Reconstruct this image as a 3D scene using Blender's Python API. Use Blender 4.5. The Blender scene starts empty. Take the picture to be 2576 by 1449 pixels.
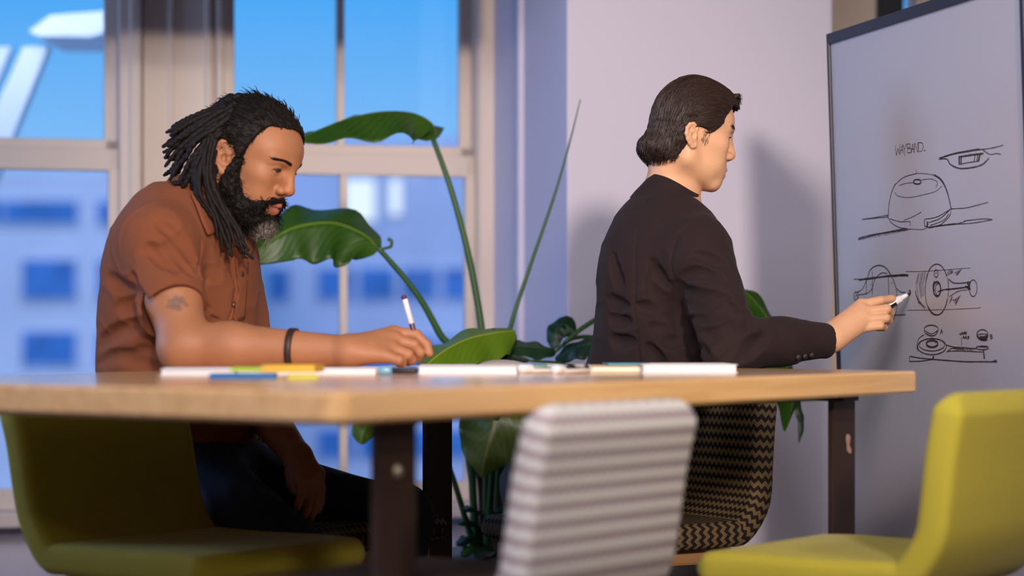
import bpy, bmesh, math, random
import numpy as np
from mathutils import Vector, Matrix

# ------------------------------------------------------------------ camera, world, light, exposure
scene = bpy.context.scene
COL = scene.collection
CAMZ, FPX, HOR = 0.825, 5750.0, 820.0
cam_d = bpy.data.cameras.new('camera')
cam_d.sensor_width = 36.0
cam_d.lens = FPX / 2576.0 * 36.0
cam_d.shift_y = (HOR - 724.5) / 2576.0
cam_d.dof.use_dof = True
cam_d.dof.focus_distance = 4.72
cam_d.dof.aperture_fstop = 2.0
cam = bpy.data.objects.new('camera', cam_d)
cam.location = (0, 0, CAMZ)
cam.rotation_euler = (math.pi / 2, 0, 0)
COL.objects.link(cam)
scene.camera = cam

scene.view_settings.view_transform = 'Standard'
scene.view_settings.look = 'None'
scene.view_settings.gamma = 1.0
scene.view_settings.use_curve_mapping = False
scene.view_settings.exposure = 0.0

world = bpy.data.worlds.new('dusk_sky')
scene.world = world
world.use_nodes = True
wn, wl = world.node_tree.nodes, world.node_tree.links
wn.clear()
w_out = wn.new('ShaderNodeOutputWorld')
w_bg = wn.new('ShaderNodeBackground')
w_tc = wn.new('ShaderNodeTexCoord')
w_sep = wn.new('ShaderNodeSeparateXYZ')
w_ramp = wn.new('ShaderNodeValToRGB')
wl.new(w_tc.outputs['Generated'], w_sep.inputs[0])
wl.new(w_sep.outputs['Z'], w_ramp.inputs[0])
wl.new(w_ramp.outputs[0], w_bg.inputs['Color'])
wl.new(w_bg.outputs[0], w_out.inputs['Surface'])
cr = w_ramp.color_ramp
cr.elements[0].position = 0.0
cr.elements[0].color = (0.30, 0.50, 0.92, 1)
cr.elements[1].position = 0.30
cr.elements[1].color = (0.06, 0.38, 0.90, 1)
e = cr.elements.new(0.075); e.color = (0.26, 0.58, 1.0, 1)
e = cr.elements.new(0.145); e.color = (0.085, 0.45, 0.98, 1)
w_bg.inputs['Strength'].default_value = 1.0

def light(name, kind, loc, target, energy, color, **kw):
    d = bpy.data.lights.new(name, kind)
    d.energy = energy
    d.color = color
    for k, v in kw.items():
        setattr(d, k, v)
    o = bpy.data.objects.new(name, d)
    o.location = loc
    o.rotation_euler = (Vector(target) - Vector(loc)).to_track_quat('-Z', 'Y').to_euler()
    COL.objects.link(o)
    return o

# warm lamp behind the camera at the right, a broad pale ceiling panel, and a small ceiling lamp over the table
light('warm_lamp', 'SPOT', (1.30, -3.3, 2.66), (0.14, 5.6, 1.04), 2150, (1.0, 0.82, 0.68),
      spot_size=math.radians(20.5), spot_blend=1.0, shadow_soft_size=0.30)
light('ceiling_panel', 'AREA', (-0.6, 0.6, 2.7), (0.35, 6.0, 1.1), 84, (0.95, 0.92, 1.0), shape='RECTANGLE', size=1.5, size_y=1.0)
light('ceiling_lamp', 'AREA', (-0.1, 2.2, 2.75), (0.5, 4.8, 0.7), 16, (1.0, 0.88, 0.80), shape='RECTANGLE', size=0.5, size_y=0.5)
light('right_ceiling_lamp', 'AREA', (2.3, 1.2, 2.92), (0.5, 3.8, 0.6), 48, (1.0, 0.86, 0.72), shape='RECTANGLE', size=0.3, size_y=0.3)
# dusk daylight that comes in through the window in the left wall
light('window_daylight', 'AREA', (-4.05, 5.0, 1.75), (0.2, 6.1, 1.2), 70, (0.42, 0.56, 1.0), shape='RECTANGLE', size=1.7, size_y=1.5)
# added lamps: a sun brightens the facades, an area light the reflection shapes
light('facade_fill_sun', 'SUN', (0, -20, 18), (0, 5, 0), 1.7, (0.75, 0.70, 1.0), angle=math.radians(35))
light('reflection_fill_lamp', 'AREA', (-1.9, 7.5, 2.3), (-1.75, 8.6, 1.75), 16, (0.75, 0.85, 1.0), size=0.3)

# ------------------------------------------------------------------ helpers
R = random.Random(7)
RN = np.random.RandomState(7)

def P(px, py, Y):
    """point at depth Y metres that the photograph shows at pixel (px, py)"""
    return Vector(((px - 1288.0) / FPX * Y, Y, CAMZ - (py - HOR) / FPX * Y))

def lin(c):
    c = c / 255.0
    return c / 12.92 if c <= 0.04045 else ((c + 0.055) / 1.055) ** 2.4

def rgb(r, g, b):
    return (lin(r), lin(g), lin(b), 1.0)

def tag(o, label=None, cat=None, group=None, kind=None):
    if label: o['label'] = label
    if cat: o['category'] = cat
    if group: o['group'] = group
    if kind: o['kind'] = kind
    return o

def empty(name, loc, label=None, cat=None, group=None, kind=None, rz=0.0):
    o = bpy.data.objects.new(name, None)
    o.empty_display_size = 0.05
    o.location = loc
    o.rotation_euler = (0, 0, rz)
    COL.objects.link(o)
    return tag(o, label, cat, group, kind)

def link_mesh(name, me, mat, parent=None, smooth=False):
    o = bpy.data.objects.new(name, me)
    if mat is not None:
        me.materials.append(mat)
    if smooth:
        me.polygons.foreach_set('use_smooth', np.ones(len(me.polygons), dtype=bool))
    COL.objects.link(o)
    if parent is not None:
        # geometry is in world space: keep it there
        o.parent = parent
        o.matrix_parent_inverse = parent_world(parent).inverted()
    return o

def parent_world(o):
    m = Matrix.LocRotScale(o.location, o.rotation_euler, o.scale)
    if o.parent is not None:
        m = parent_world(o.parent) @ o.matrix_parent_inverse @ m
    return m

def np_mesh(name, verts, faces, k):
    """mesh from numpy arrays; every face has k corners"""
    me = bpy.data.meshes.new(name)
    verts = np.asarray(verts, dtype=np.float32)
    faces = np.asarray(faces, dtype=np.int32)
    me.vertices.add(len(verts))
    me.vertices.foreach_set('co', verts.ravel())
    me.loops.add(faces.size)
    me.loops.foreach_set('vertex_index', faces.ravel())
    me.polygons.add(len(faces))
    me.polygons.foreach_set('loop_start', np.arange(len(faces), dtype=np.int32) * k)
    me.polygons.foreach_set('loop_total', np.full(len(faces), k, dtype=np.int32))
    me.update(calc_edges=True)
    me.validate()
    return me

def bm_obj(name, bm, mat, parent=None, smooth=False):
    me = bpy.data.meshes.new(name)
    bmesh.ops.recalc_face_normals(bm, faces=bm.faces[:])
    bm.to_mesh(me)
    bm.free()
    return link_mesh(name, me, mat, parent, smooth)

def box_bm(size, bevel=0.0, M=None, bm=None, seg=2):
    own = bmesh.new()
    bmesh.ops.create_cube(own, size=1.0)
    bmesh.ops.scale(own, vec=Vector(size), verts=own.verts[:])
    if bevel > 0:
        bmesh.ops.bevel(own, geom=own.edges[:], offset=bevel, segments=seg, affect='EDGES', profile=0.6)
    if M is not None:
        bmesh.ops.transform(own, matrix=M, verts=own.verts[:])
    if bm is None:
        return own
    tmp = bpy.data.meshes.new('tmp')
    own.to_mesh(tmp); own.free()
    bm.from_mesh(tmp)
    bpy.data.meshes.remove(tmp)
    return bm

def frame_M(o, x, y, z):
    return Matrix(((x[0], y[0], z[0], o[0]), (x[1], y[1], z[1], o[1]), (x[2], y[2], z[2], o[2]), (0, 0, 0, 1)))

def box_axes(name, o, x, y, z, lo, hi, mat, parent=None, bevel=0.0, smooth=False, seg=2):
    """box between lo and hi in the frame (o; x, y, z)"""
    c = [(a + b) / 2 for a, b in zip(lo, hi)]
    s = [abs(b - a) for a, b in zip(lo, hi)]
    M = frame_M(o, x, y, z) @ Matrix.Translation(c)
    return bm_obj(name, box_bm(s, bevel, M, seg=seg), mat, parent, smooth)

def smooth_path(pts, n):
    """Catmull-Rom through the points, n samples"""
    p = np.array([list(v) for v in pts], dtype=float)
    if len(p) == 2:
        t = np.linspace(0, 1, n)[:, None]
        return p[0] * (1 - t) + p[1] * t
    q = np.vstack([2 * p[0] - p[1], p, 2 * p[-1] - p[-2]])
    out = []
    for t in np.linspace(0, len(p) - 1, n):
        i = min(int(t), len(p) - 2)
        f = t - i
        a, b, c, d = q[i], q[i + 1], q[i + 2], q[i + 3]
        out.append(0.5 * ((2 * b) + (-a + c) * f + (2 * a - 5 * b + 4 * c - d) * f * f + (-a + 3 * b - 3 * c + d) * f ** 3))
    return np.array(out)

def tubes(paths, radii, sides=6):
    """many closed tubes -> verts, quads. paths: list of (n,3); radii: list of (n,)"""
    V, Q, base = [], [], 0
    ang = np.linspace(0, 2 * np.pi, sides, endpoint=False)
    ca, sa = np.cos(ang), np.sin(ang)
    for p, r in zip(paths, radii):
        p = np.asarray(p, float); r = np.asarray(r, float)
        n = len(p)
        t = np.gradient(p, axis=0)
        t /= np.linalg.norm(t, axis=1)[:, None] + 1e-12
        ref = np.array([0.31, 0.2, 0.93]) if abs(t[0] @ np.array([0.31, 0.2, 0.93])) < 0.9 else np.array([1.0, 0, 0])
        u = np.cross(t, ref); u /= np.linalg.norm(u, axis=1)[:, None] + 1e-12
        w = np.cross(t, u)
        ring = p[:, None, :] + r[:, None, None] * (ca[None, :, None] * u[:, None, :] + sa[None, :, None] * w[:, None, :])
        V.append(ring.reshape(-1, 3))
        V.append(p[[0, -1]])
        i = np.arange(n - 1)[:, None] * sides
        j = np.arange(sides)[None, :]
        jn = (j + 1) % sides
        q = np.stack([i + j, i + jn, i + sides + jn, i + sides + j], axis=-1).reshape(-1, 4)
        Q.append(q + base)
        c0, c1 = n * sides, n * sides + 1
        jj = np.arange(sides)
        k = (jj + 1) % sides
        e0 = np.stack([np.full(sides, c0), k, jj, jj], axis=-1)
        o = (n - 1) * sides
        e1 = np.stack([np.full(sides, c1), o + jj, o + k, o + k], axis=-1)
        caps = np.concatenate([e0, e1]) + base
        Q.append(caps)
        base += n * sides + 2
    return np.concatenate(V), np.concatenate(Q)

def tube_obj(name, paths, radii, mat, parent=None, sides=6):
    v, q = tubes(paths, radii, sides)
    tri = q[:, 2] == q[:, 3]
    me = bpy.data.meshes.new(name)
    quads, tris = q[~tri], q[tri][:, :3]
    me.vertices.add(len(v)); me.vertices.foreach_set('co', v.astype(np.float32).ravel())
    me.loops.add(quads.size + tris.size)
    me.loops.foreach_set('vertex_index', np.concatenate([quads.ravel(), tris.ravel()]).astype(np.int32))
    me.polygons.add(len(quads) + len(tris))
    st = np.concatenate([np.arange(len(quads)) * 4, quads.size + np.arange(len(tris)) * 3]).astype(np.int32)
    me.polygons.foreach_set('loop_start', st)
    me.polygons.foreach_set('loop_total', np.concatenate([np.full(len(quads), 4), np.full(len(tris), 3)]).astype(np.int32))
    me.update(calc_edges=True); me.validate()
    return link_mesh(name, me, mat, parent, True)

def lathe_obj(name, a, b, prof, mat, parent=None, seg=24):
    """prof: list of (t along a->b in metres, radius)"""
    a, b = Vector(a), Vector(b)
    d = (b - a).normalized()
    paths = np.array([list(a + d * t) for t, _ in prof])
    return tube_obj(name, [paths], [np.array([max(r, 1e-5) for _, r in prof])], mat, parent, seg)

# ------------------------------------------------------------------ materials
def material(name, color, rough=0.6, metal=0.0, spec=0.5, var=0.0, var_scale=8.0, bump=0.0, bump_scale=60.0, sss=0.0,
             attr=None, coat=0.0, sheen=0.0, stretch=(1, 1, 1), aniso=0.0, sss_col=(1.0, 0.3, 0.15), trans=0.0):
    m = bpy.data.materials.new(name)
    m.use_nodes = True
    n, l = m.node_tree.nodes, m.node_tree.links
    b = n['Principled BSDF']
    b.inputs['Base Color'].default_value = color
    b.inputs['Roughness'].default_value = rough
    b.inputs['Metallic'].default_value = metal
    b.inputs['Specular IOR Level'].default_value = spec
    b.inputs['Coat Weight'].default_value = coat
    b.inputs['Coat Roughness'].default_value = 0.15
    b.inputs['Sheen Weight'].default_value = sheen
    b.inputs['Anisotropic'].default_value = aniso
    b.inputs['Transmission Weight'].default_value = trans
    if sss > 0:
        b.inputs['Subsurface Weight'].default_value = sss
        b.inputs['Subsurface Radius'].default_value = sss_col
        b.inputs['Subsurface Scale'].default_value = 0.008
    tc = n.new('ShaderNodeTexCoord')
    mp = n.new('ShaderNodeMapping')
    mp.inputs['Scale'].default_value = stretch
    l.new(tc.outputs['Object'], mp.inputs[0])
    src = None
    if attr:
        at = n.new('ShaderNodeAttribute'); at.attribute_name = attr
        src = at.outputs['Color']
        l.new(src, b.inputs['Base Color'])
    if var > 0:
        nz = n.new('ShaderNodeTexNoise')
        nz.inputs['Scale'].default_value = var_scale
        nz.inputs['Detail'].default_value = 5
        l.new(mp.outputs[0], nz.inputs['Vector'])
        hsv = n.new('ShaderNodeHueSaturation')
        hsv.inputs['Color'].default_value = color
        if src is not None:
            l.new(src, hsv.inputs['Color'])
        mr = n.new('ShaderNodeMapRange')
        mr.inputs['From Min'].default_value = 0.25; mr.inputs['From Max'].default_value = 0.75
        mr.inputs['To Min'].default_value = 1 - var; mr.inputs['To Max'].default_value = 1 + var
        l.new(nz.outputs['Fac'], mr.inputs[0])
        l.new(mr.outputs[0], hsv.inputs['Value'])
        l.new(hsv.outputs[0], b.inputs['Base Color'])
    if bump > 0:
        nb = n.new('ShaderNodeTexNoise')
        nb.inputs['Scale'].default_value = bump_scale
        nb.inputs['Detail'].default_value = 4
        l.new(mp.outputs[0], nb.inputs['Vector'])
        bp = n.new('ShaderNodeBump')
        bp.inputs['Strength'].default_value = bump
        bp.inputs['Distance'].default_value = 0.002
        l.new(nb.outputs['Fac'], bp.inputs['Height'])
        l.new(bp.outputs[0], b.inputs['Normal'])
    return m

def wood_material(name, c1, c2, rough, axis_scale, spec=0.5, coat=0.0):
    m = material(name, c1, rough, spec=spec, coat=coat)
    n, l = m.node_tree.nodes, m.node_tree.links
    b = n['Principled BSDF']
    mp = [x for x in n if x.type == 'MAPPING'][0]
    mp.inputs['Scale'].default_value = axis_scale
    nz = n.new('ShaderNodeTexNoise'); nz.inputs['Scale'].default_value = 3.0; nz.inputs['Detail'].default_value = 8
    nz.inputs['Distortion'].default_value = 0.6
    l.new(mp.outputs[0], nz.inputs['Vector'])
    rp = n.new('ShaderNodeValToRGB')
    rp.color_ramp.elements[0].position = 0.32; rp.color_ramp.elements[0].color = c2
    rp.color_ramp.elements[1].position = 0.68; rp.color_ramp.elements[1].color = c1
    l.new(nz.outputs['Fac'], rp.inputs[0])
    l.new(rp.outputs[0], b.inputs['Base Color'])
    return m

def zigzag_material(name, dark, pale, period=0.024, amp=0.011, wave=0.022, rough=0.85, bump=0.5, ratio=0.5, soft=.025):
    """woven chevron fabric on the UV map, whose units are metres"""
    m = material(name, dark, rough, spec=0.25)
    n, l = m.node_tree.nodes, m.node_tree.links
    b = n['Principled BSDF']
    uv = n.new('ShaderNodeUVMap'); uv.uv_map = 'UVMap'
    sp = n.new('ShaderNodeSeparateXYZ')
    l.new(uv.outputs[0], sp.inputs[0])
    def math_node(op, a, bb=None):
        k = n.new('ShaderNodeMath'); k.operation = op
        for i, v in enumerate((a, bb)):
            if v is None: continue
            if isinstance(v, (int, float)): k.inputs[i].default_value = v
            else: l.new(v, k.inputs[i])
        return k.outputs[0]
    tri = math_node('PINGPONG', math_node('ADD', sp.outputs['X'], 10.0), wave / 2)
    tri = math_node('MULTIPLY', tri, amp / (wave / 2))
    s = math_node('ADD', math_node('ADD', sp.outputs['Y'], 10.0), tri)
    fr = math_node('FRACT', math_node('DIVIDE', s, period))
    st = math_node('PINGPONG', fr, 0.5)                                  # 0..0.5
    rp = n.new('ShaderNodeValToRGB')
    c = ratio * 0.5
    rp.color_ramp.elements[0].position = max(c - soft, 0); rp.color_ramp.elements[0].color = dark
    rp.color_ramp.elements[1].position = c + soft; rp.color_ramp.elements[1].color = pale
    l.new(st, rp.inputs[0])
    l.new(rp.outputs[0], b.inputs['Base Color'])
    bp = n.new('ShaderNodeBump'); bp.inputs['Strength'].default_value = bump; bp.inputs['Distance'].default_value = 0.003
    l.new(st, bp.inputs['Height'])
    l.new(bp.outputs[0], b.inputs['Normal'])
    return m

def emission_material(name, color, strength):
    m = bpy.data.materials.new(name); m.use_nodes = True
    n, l = m.node_tree.nodes, m.node_tree.links
    n.clear()
    o = n.new('ShaderNodeOutputMaterial'); e = n.new('ShaderNodeEmission')
    e.inputs[0].default_value = color; e.inputs[1].default_value = strength
    l.new(e.outputs[0], o.inputs[0])
    return m

def glass_material(name, tint):
    m = bpy.data.materials.new(name); m.use_nodes = True
    n, l = m.node_tree.nodes, m.node_tree.links
    n.clear()
    o = n.new('ShaderNodeOutputMaterial'); mix = n.new('ShaderNodeMixShader')
    t = n.new('ShaderNodeBsdfTransparent'); g = n.new('ShaderNodeBsdfGlossy'); fr = n.new('ShaderNodeFresnel')
    t.inputs[0].default_value = tint
    g.inputs['Roughness'].default_value = 0.02
    fr.inputs[0].default_value = 1.45
    l.new(fr.outputs[0], mix.inputs[0]); l.new(t.outputs[0], mix.inputs[1]); l.new(g.outputs[0], mix.inputs[2])
    l.new(mix.outputs[0], o.inputs[0])
    return m
# ------------------------------------------------------------------ the setting
M_WALL = material('wall_paint', rgb(202, 199, 220), 0.75, spec=0.3, bump=0.05, bump_scale=220)
M_TRIM = material('trim_paint', rgb(212, 197, 188), 0.5, bump=0.03)
M_SASH = material('sash_paint', rgb(206, 192, 184), 0.45)
M_DARKSASH = material('dark_frame_paint', rgb(40, 42, 50), 0.5)
M_GLASS = glass_material('window_glass', (0.93, 0.96, 1.0, 1))
M_FLOOR = wood_material('floor_boards', rgb(84, 72, 66), rgb(66, 56, 52), 0.5, (1, 8, 1))
M_CEIL = material('ceiling_paint', rgb(128, 122, 118), 0.9)
M_WALLB = material('brown_wall_paint', rgb(112, 100, 94), 0.85)

WX, WY = 0.9646, 0.2635                       # direction of the window wall
RO = Vector((-0.0880, 6.92, 0.0))             # right jamb of the second window, in the window plane
EW, EN, EZ = Vector((WX, WY, 0)), Vector((WY, -WX, 0)), Vector((0, 0, 1))

def s_at(px, d=0.0):
    k = (px - 1288.0) / FPX
    ox, oy = RO.x + EN.x * d, RO.y + EN.y * d
    return (k * oy - ox) / (WX - k * WY)

def rbox(name, s0, s1, d0, d1, z0, z1, mat, parent=None, bevel=0.0):
    return box_axes(name, RO, EW, EN, EZ, (s0, d0, z0), (s1, d1, z1), mat, parent, bevel)

ZT, ZS = 2.65, 0.30
S_L, S_R, D_B = -3.4, 2.6, 12.0
tag(rbox('floor', S_L - .2, S_R + .2, -0.2, D_B + .2, -0.1, 0.0, M_FLOOR), 'dim floor under the table and chairs', 'floor', kind='structure')
tag(rbox('ceiling', S_L - .2, S_R + .2, -0.2, D_B + .2, 3.0, 3.1, M_CEIL), 'plain ceiling of the room', 'ceiling', kind='structure')
wlf = empty('wall_left', RO + EW * S_L, 'left side wall of the room with a wide window', 'wall', kind='structure')
for d0, d1, z0, z1 in ((-0.2, 0.4, 0, 3.0), (2.6, D_B, 0, 3.0), (0.4, 2.6, 0, .9), (0.4, 2.6, 2.65, 3.0)):
    rbox('wall_panel', S_L - .1, S_L, d0, d1, z0, z1, M_WALL, wlf)
w4 = empty('window_4', RO + EW * S_L + EN * 1.5, 'wide window in the left wall, outside the picture', 'window', kind='structure')
for d0, d1, z0, z1 in ((0.4, .46, .9, 2.65), (2.54, 2.6, .9, 2.65), (1.5, 1.54, .9, 2.65), (.46, 2.54, .9, .96), (.46, 2.54, 2.59, 2.65)):
    rbox('window_frame', S_L - .08, S_L - .02, d0, d1, z0, z1, M_SASH, w4)
tag(rbox('wall_right', S_R, S_R + .1, -0.2, D_B, 0, 3.0, M_WALLB), 'right side wall of the room', 'wall', kind='structure')
tag(rbox('wall_back', S_L - .1, S_R + .1, D_B, D_B + .1, 0, 3.0, M_WALLB), 'back wall of the room facing the windows', 'wall', kind='structure')

def sash_window(name, s0, s1, label, rail, stile=0.034, mull=True, tint=M_GLASS):
    """double hung window between s0 and s1: box frame, two sashes with meeting rail, vertical bar, panes"""
    w = empty(name, RO + EW * ((s0 + s1) / 2) + EZ * ZS, label, 'window', kind='structure')
    z0, z1 = ZS, ZT
    zr0, zr1 = rail
    def part(nm, a, b, c, d, e, f, mat=M_SASH, par=None, bev=0.004):
        return rbox(nm, a, b, c, d, e, f, mat, par or w, bev)
    fr = part('window_frame', s0, s0 + stile, -0.05, 0.07, z0, z1)
    part('window_frame', s1 - stile, s1, -0.05, 0.07, z0, z1)
    part('window_head', s0, s1, -0.05, 0.07, z1, z1 + 0.06)
    part('window_sill', s0 - .02, s1 + .02, -0.05, 0.16, z0 - 0.04, z0)
    a, b = s0 + stile, s1 - stile
    t = 0.036
    for nm, za, zb, d0, d1 in (('upper_sash', zr0 + .03, z1, -0.045, -0.01), ('lower_sash', z0, zr1, 0.0, 0.04)):
        sw = empty(nm, RO + EW * ((a + b) / 2) + EZ * za)
        sw.parent = w; sw.matrix_parent_inverse = parent_world(w).inverted()
        tt = t if nm == 'upper_sash' else t * 0.9
        part('stile', a, a + tt * .35, d0, d1, za, zb, par=sw)
        part('stile', b - tt * (1.0 if nm == 'upper_sash' else .9), b, d0, d1, za, zb, par=sw)
        part('rail', a, b, d0, d1, za, za + (zr1 - zr0 if nm == 'upper_sash' else .06), par=sw)
        part('rail', a, b, d0, d1, zb - (.05 if nm == 'upper_sash' else zr1 - zr0), zb, par=sw)
        if mull:
            c = s_at(860.0)
            part('glazing_bar', c - .011, c + .011, d0 - .002, d1 - .004, za + .03, zb - .03, par=sw)
            part('pane', a + tt * .3, c - .008, d0 + .012, d0 + .016, za + .03, zb - .03, tint, sw, 0)
            part('pane', c + .008, b - tt * .5, d0 + .012, d0 + .016, za + .03, zb - .03, tint, sw, 0)
        else:
            part('pane', a + tt * .3, b - tt * .5, d0 + .012, d0 + .016, za + .03, zb - .03, tint, sw, 0)
    return w

RAIL = (1.272, 1.336)
W2L, W2R = s_at(562) - .012, 0.0
W1R = s_at(325)
W1L = W1R - (W2R - W2L) - 0.02
sash_window('window_1', W1L, W1R, 'tall sash window behind the man in the brown shirt, dusk sky outside', RAIL, mull=False)
sash_window('window_2', W2L, W2R, 'tall sash window with a central glazing bar behind the large plant leaves', RAIL)
# wall between, beside, above and below the windows
wf = empty('wall_front', RO, 'window wall of the room', 'wall', kind='structure')
rbox('wall_panel', S_L - .1, W1L, -0.06, 0.02, 0, 3.0, M_WALL, wf)
rbox('wall_panel', W1L, W1R, -0.06, 0.02, 0, ZS - .04, M_WALL, wf)
rbox('wall_panel', W1L, W1R, -0.06, 0.02, ZT + .06, 3.0, M_WALL, wf)
rbox('wall_panel', W2L, W2R, -0.06, 0.02, 0, ZS - .04, M_WALL, wf)
rbox('wall_panel', W2L, W2R, -0.06, 0.02, ZT + .06, 3.0, M_WALL, wf)
rbox('wall_panel', W1R, W2L, -0.06, 0.03, 0, 3.0, M_TRIM, wf)
# casing between the two windows: layered mouldings
tc_ = empty('trim_1', RO + EW * ((W1R + W2L) / 2), 'beige moulded casing between the two tall windows', 'casing', kind='structure')
rbox('casing_board', s_at(358, .05), s_at(540, .05), 0.03, 0.065, 0, 3.0, M_TRIM, tc_, .006)
rbox('casing_strip', s_at(326, .08), s_at(356, .08), 0.03, 0.095, 0, 3.0, M_TRIM, tc_, .008)
rbox('casing_strip', s_at(543, .08), s_at(562, .08), 0.03, 0.095, 0, 3.0, M_TRIM, tc_, .008)
rbox('casing_strip', s_at(516, .08), s_at(534, .08), 0.03, 0.085, 0, 3.0, M_TRIM, tc_, .008)
rbox('casing_strip', s_at(424, .08), s_at(438, .08), 0.06, 0.078, 0, 3.0, M_TRIM, tc_, .006)
tag(rbox('shade_box', W1L - .3, -0.13, .55, .85, 1.745, 3.0, M_CEIL), 'unseen box added above the picture to shade the tops of casing and windows', 'shade box', kind='structure')  # unseen box, added only to shade the upper casing and sashes
# white pier that stands into the room right of the second window
S_P0, S_P1, D_P = 0.012, 0.775, 0.85
tag(rbox('wall_pier', S_P0, S_P1, 0.0, D_P, 0, 3.0, M_WALL, None, .006), 'broad white wall pier behind the man in the dark jacket', 'wall', kind='structure')
dd = 0.407
tag(tube_obj('trim_2', [[RO + EW * (S_P0 - .004) + EN * dd + EZ * z for z in (0, 1, 2, 3.0)]], [[.0125] * 4], M_WALL, None, 12),
    'slim white vertical pipe on the blue lit window reveal', 'pipe', kind='structure')
rbox('window_reveal_trim', -0.03, S_P0 + .002, 0.06, 0.085, 0, 3.0, M_TRIM, wf, .004)
# recess and third window at the right of the pier
tag(rbox('trim_3', 0.775, s_at(2185), -0.06, 0.06, 0, 3.0, M_TRIM, None, .004), 'beige casing above the top corner of the whiteboard', 'casing', kind='structure')
tag(rbox('trim_4', s_at(2186), s_at(2268), -0.05, 0.02, 0, 3.0, M_DARKSASH, None, .004), 'dark post between beige casing and window above the whiteboard', 'post', kind='structure')
w3 = empty('window_3', RO + EW * s_at(2300), 'narrow bright window strip above the whiteboard top edge', 'window', kind='structure')
rbox('pane', s_at(2268), s_at(2296), -0.03, -0.025, ZS, ZT, M_GLASS, w3)
rbox('window_frame', s_at(2296), s_at(2420), -0.05, 0.03, 0, 3.0, M_SASH, w3, .004)
rbox('pane', s_at(2420), S_R - .3, -0.03, -0.025, ZS, ZT, M_GLASS, w3)
rbox('wall_panel', S_R - .3, S_R + .1, -0.06, 0.02, 0, 3.0, M_WALL, wf)
rbox('wall_panel', s_at(2268), S_R - .3, -0.06, 0.02, 0, ZS, M_WALL, wf)
rbox('wall_panel', s_at(2268), S_R - .3, -0.06, 0.02, ZT, 3.0, M_WALL, wf)

# ------------------------------------------------------------------ outside
M_FAC = material('pale_facade', rgb(222, 222, 226), 0.8, var=.10, var_scale=.3)
M_FAC2 = material('grey_facade', rgb(205, 210, 222), 0.8, var=.12, var_scale=.25)
M_DIM = material('dark_window', rgb(66, 128, 186), 0.35, var=.35, var_scale=.9)
M_LIT = emission_material('lit_window', (0.80, 0.90, 1.0, 1), 1.25)
M_STREET = material('street', rgb(120, 125, 135), 0.9, var=.1)
M_REFLECT = material('reflection_white', rgb(225, 225, 228), 0.5)  # white of the added shapes that stand for pane reflections
tag(bm_obj('street', box_bm((400, 300, .2), 0, Matrix.Translation((0, 170, -18.1))), M_STREET), 'street far below the windows', 'street', kind='structure')

def building(name, Y, x0, x1, y_top, wins, mat, label, depth=12):
    b = empty(name, P((x0 + x1) / 2, 2000, Y), label, 'building')
    p0, p1 = P(x0, y_top, Y), P(x1, y_top, Y)
    wall = bm_obj('facade', box_bm((p1.x - p0.x, depth, p0.z + 18), .05, Matrix.Translation(((p0.x + p1.x) / 2, Y + depth / 2, (p0.z - 18) / 2))), mat, b)
    for (a, t, c, d, m) in wins:
        q0, q1 = P(a, t, Y), P(c, d, Y)
        w_, h_ = q1.x - q0.x, q0.z - q1.z
        mx, mz = (q0.x + q1.x) / 2, (q0.z + q1.z) / 2
        f = bm_obj('window', box_bm((w_ + .25, .3, h_ + .25), .05, Matrix.Translation((mx, Y - .02, mz))), mat, b)
        bm_obj('pane', box_bm((w_, .1, h_), 0, Matrix.Translation((mx, Y - .16, mz))), m, f)
    return b

wl_ = []
for r, (t, d) in enumerate(((506, 562), (654, 752), (834, 918), (1010, 1100), (1180, 1270))):
    for a in (-520, -350, -180, 12 if r == 0 else 58, 248, 440):
        wl_.append((a, t, a + (185 if r == 0 else 135), d, M_DIM))
building('office_building', 100, -700, 600, 430, wl_, M_FAC, 'pale office building with dark windows seen through the left sash window')
wr_ = [(868, 452, 944, 556, M_LIT), (982, 452, 1008, 540, M_LIT)]
for t, d in ((675, 752), (850, 925), (1080, 1150)):
    for a in (640, 800, 905, 1010, 1115):
        wr_.append((a, t, a + 88, d, M_DIM))
building('apartment_building', 118, 600, 1420, 345, wr_, M_FAC2, 'bluish apartment building with one glowing window seen past the large leaves')
building('distant_block', 160, 1900, 3200, 300, [(2270, 420, 2330, 520, M_DIM)], M_FAC2, 'hazy distant block beyond the window above the whiteboard')
# pale shapes added outside to stand for reflections in the first window
br = empty('reflection_shapes', P(60, 380, 8.6), 'added pale shapes that stand for reflections in the left window', 'pane_reflection')
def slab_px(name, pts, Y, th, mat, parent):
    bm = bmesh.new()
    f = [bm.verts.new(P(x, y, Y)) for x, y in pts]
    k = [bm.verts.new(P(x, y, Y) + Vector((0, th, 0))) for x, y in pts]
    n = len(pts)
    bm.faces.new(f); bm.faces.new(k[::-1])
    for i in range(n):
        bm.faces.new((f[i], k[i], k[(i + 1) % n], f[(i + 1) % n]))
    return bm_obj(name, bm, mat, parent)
slab_px('reflection_streak', [(58, 118), (122, 114), (-40, 520), (-125, 520)], 8.6, .08, M_REFLECT, br)
slab_px('reflection_streak', [(-8, 118), (28, 118), (-95, 420), (-130, 420)], 8.75, .06, M_REFLECT, br)
slab_px('reflection_patch', [(72, 78), (128, 38), (318, 24), (318, 62), (228, 92), (96, 90)], 8.5, .5, M_REFLECT, br)
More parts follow.
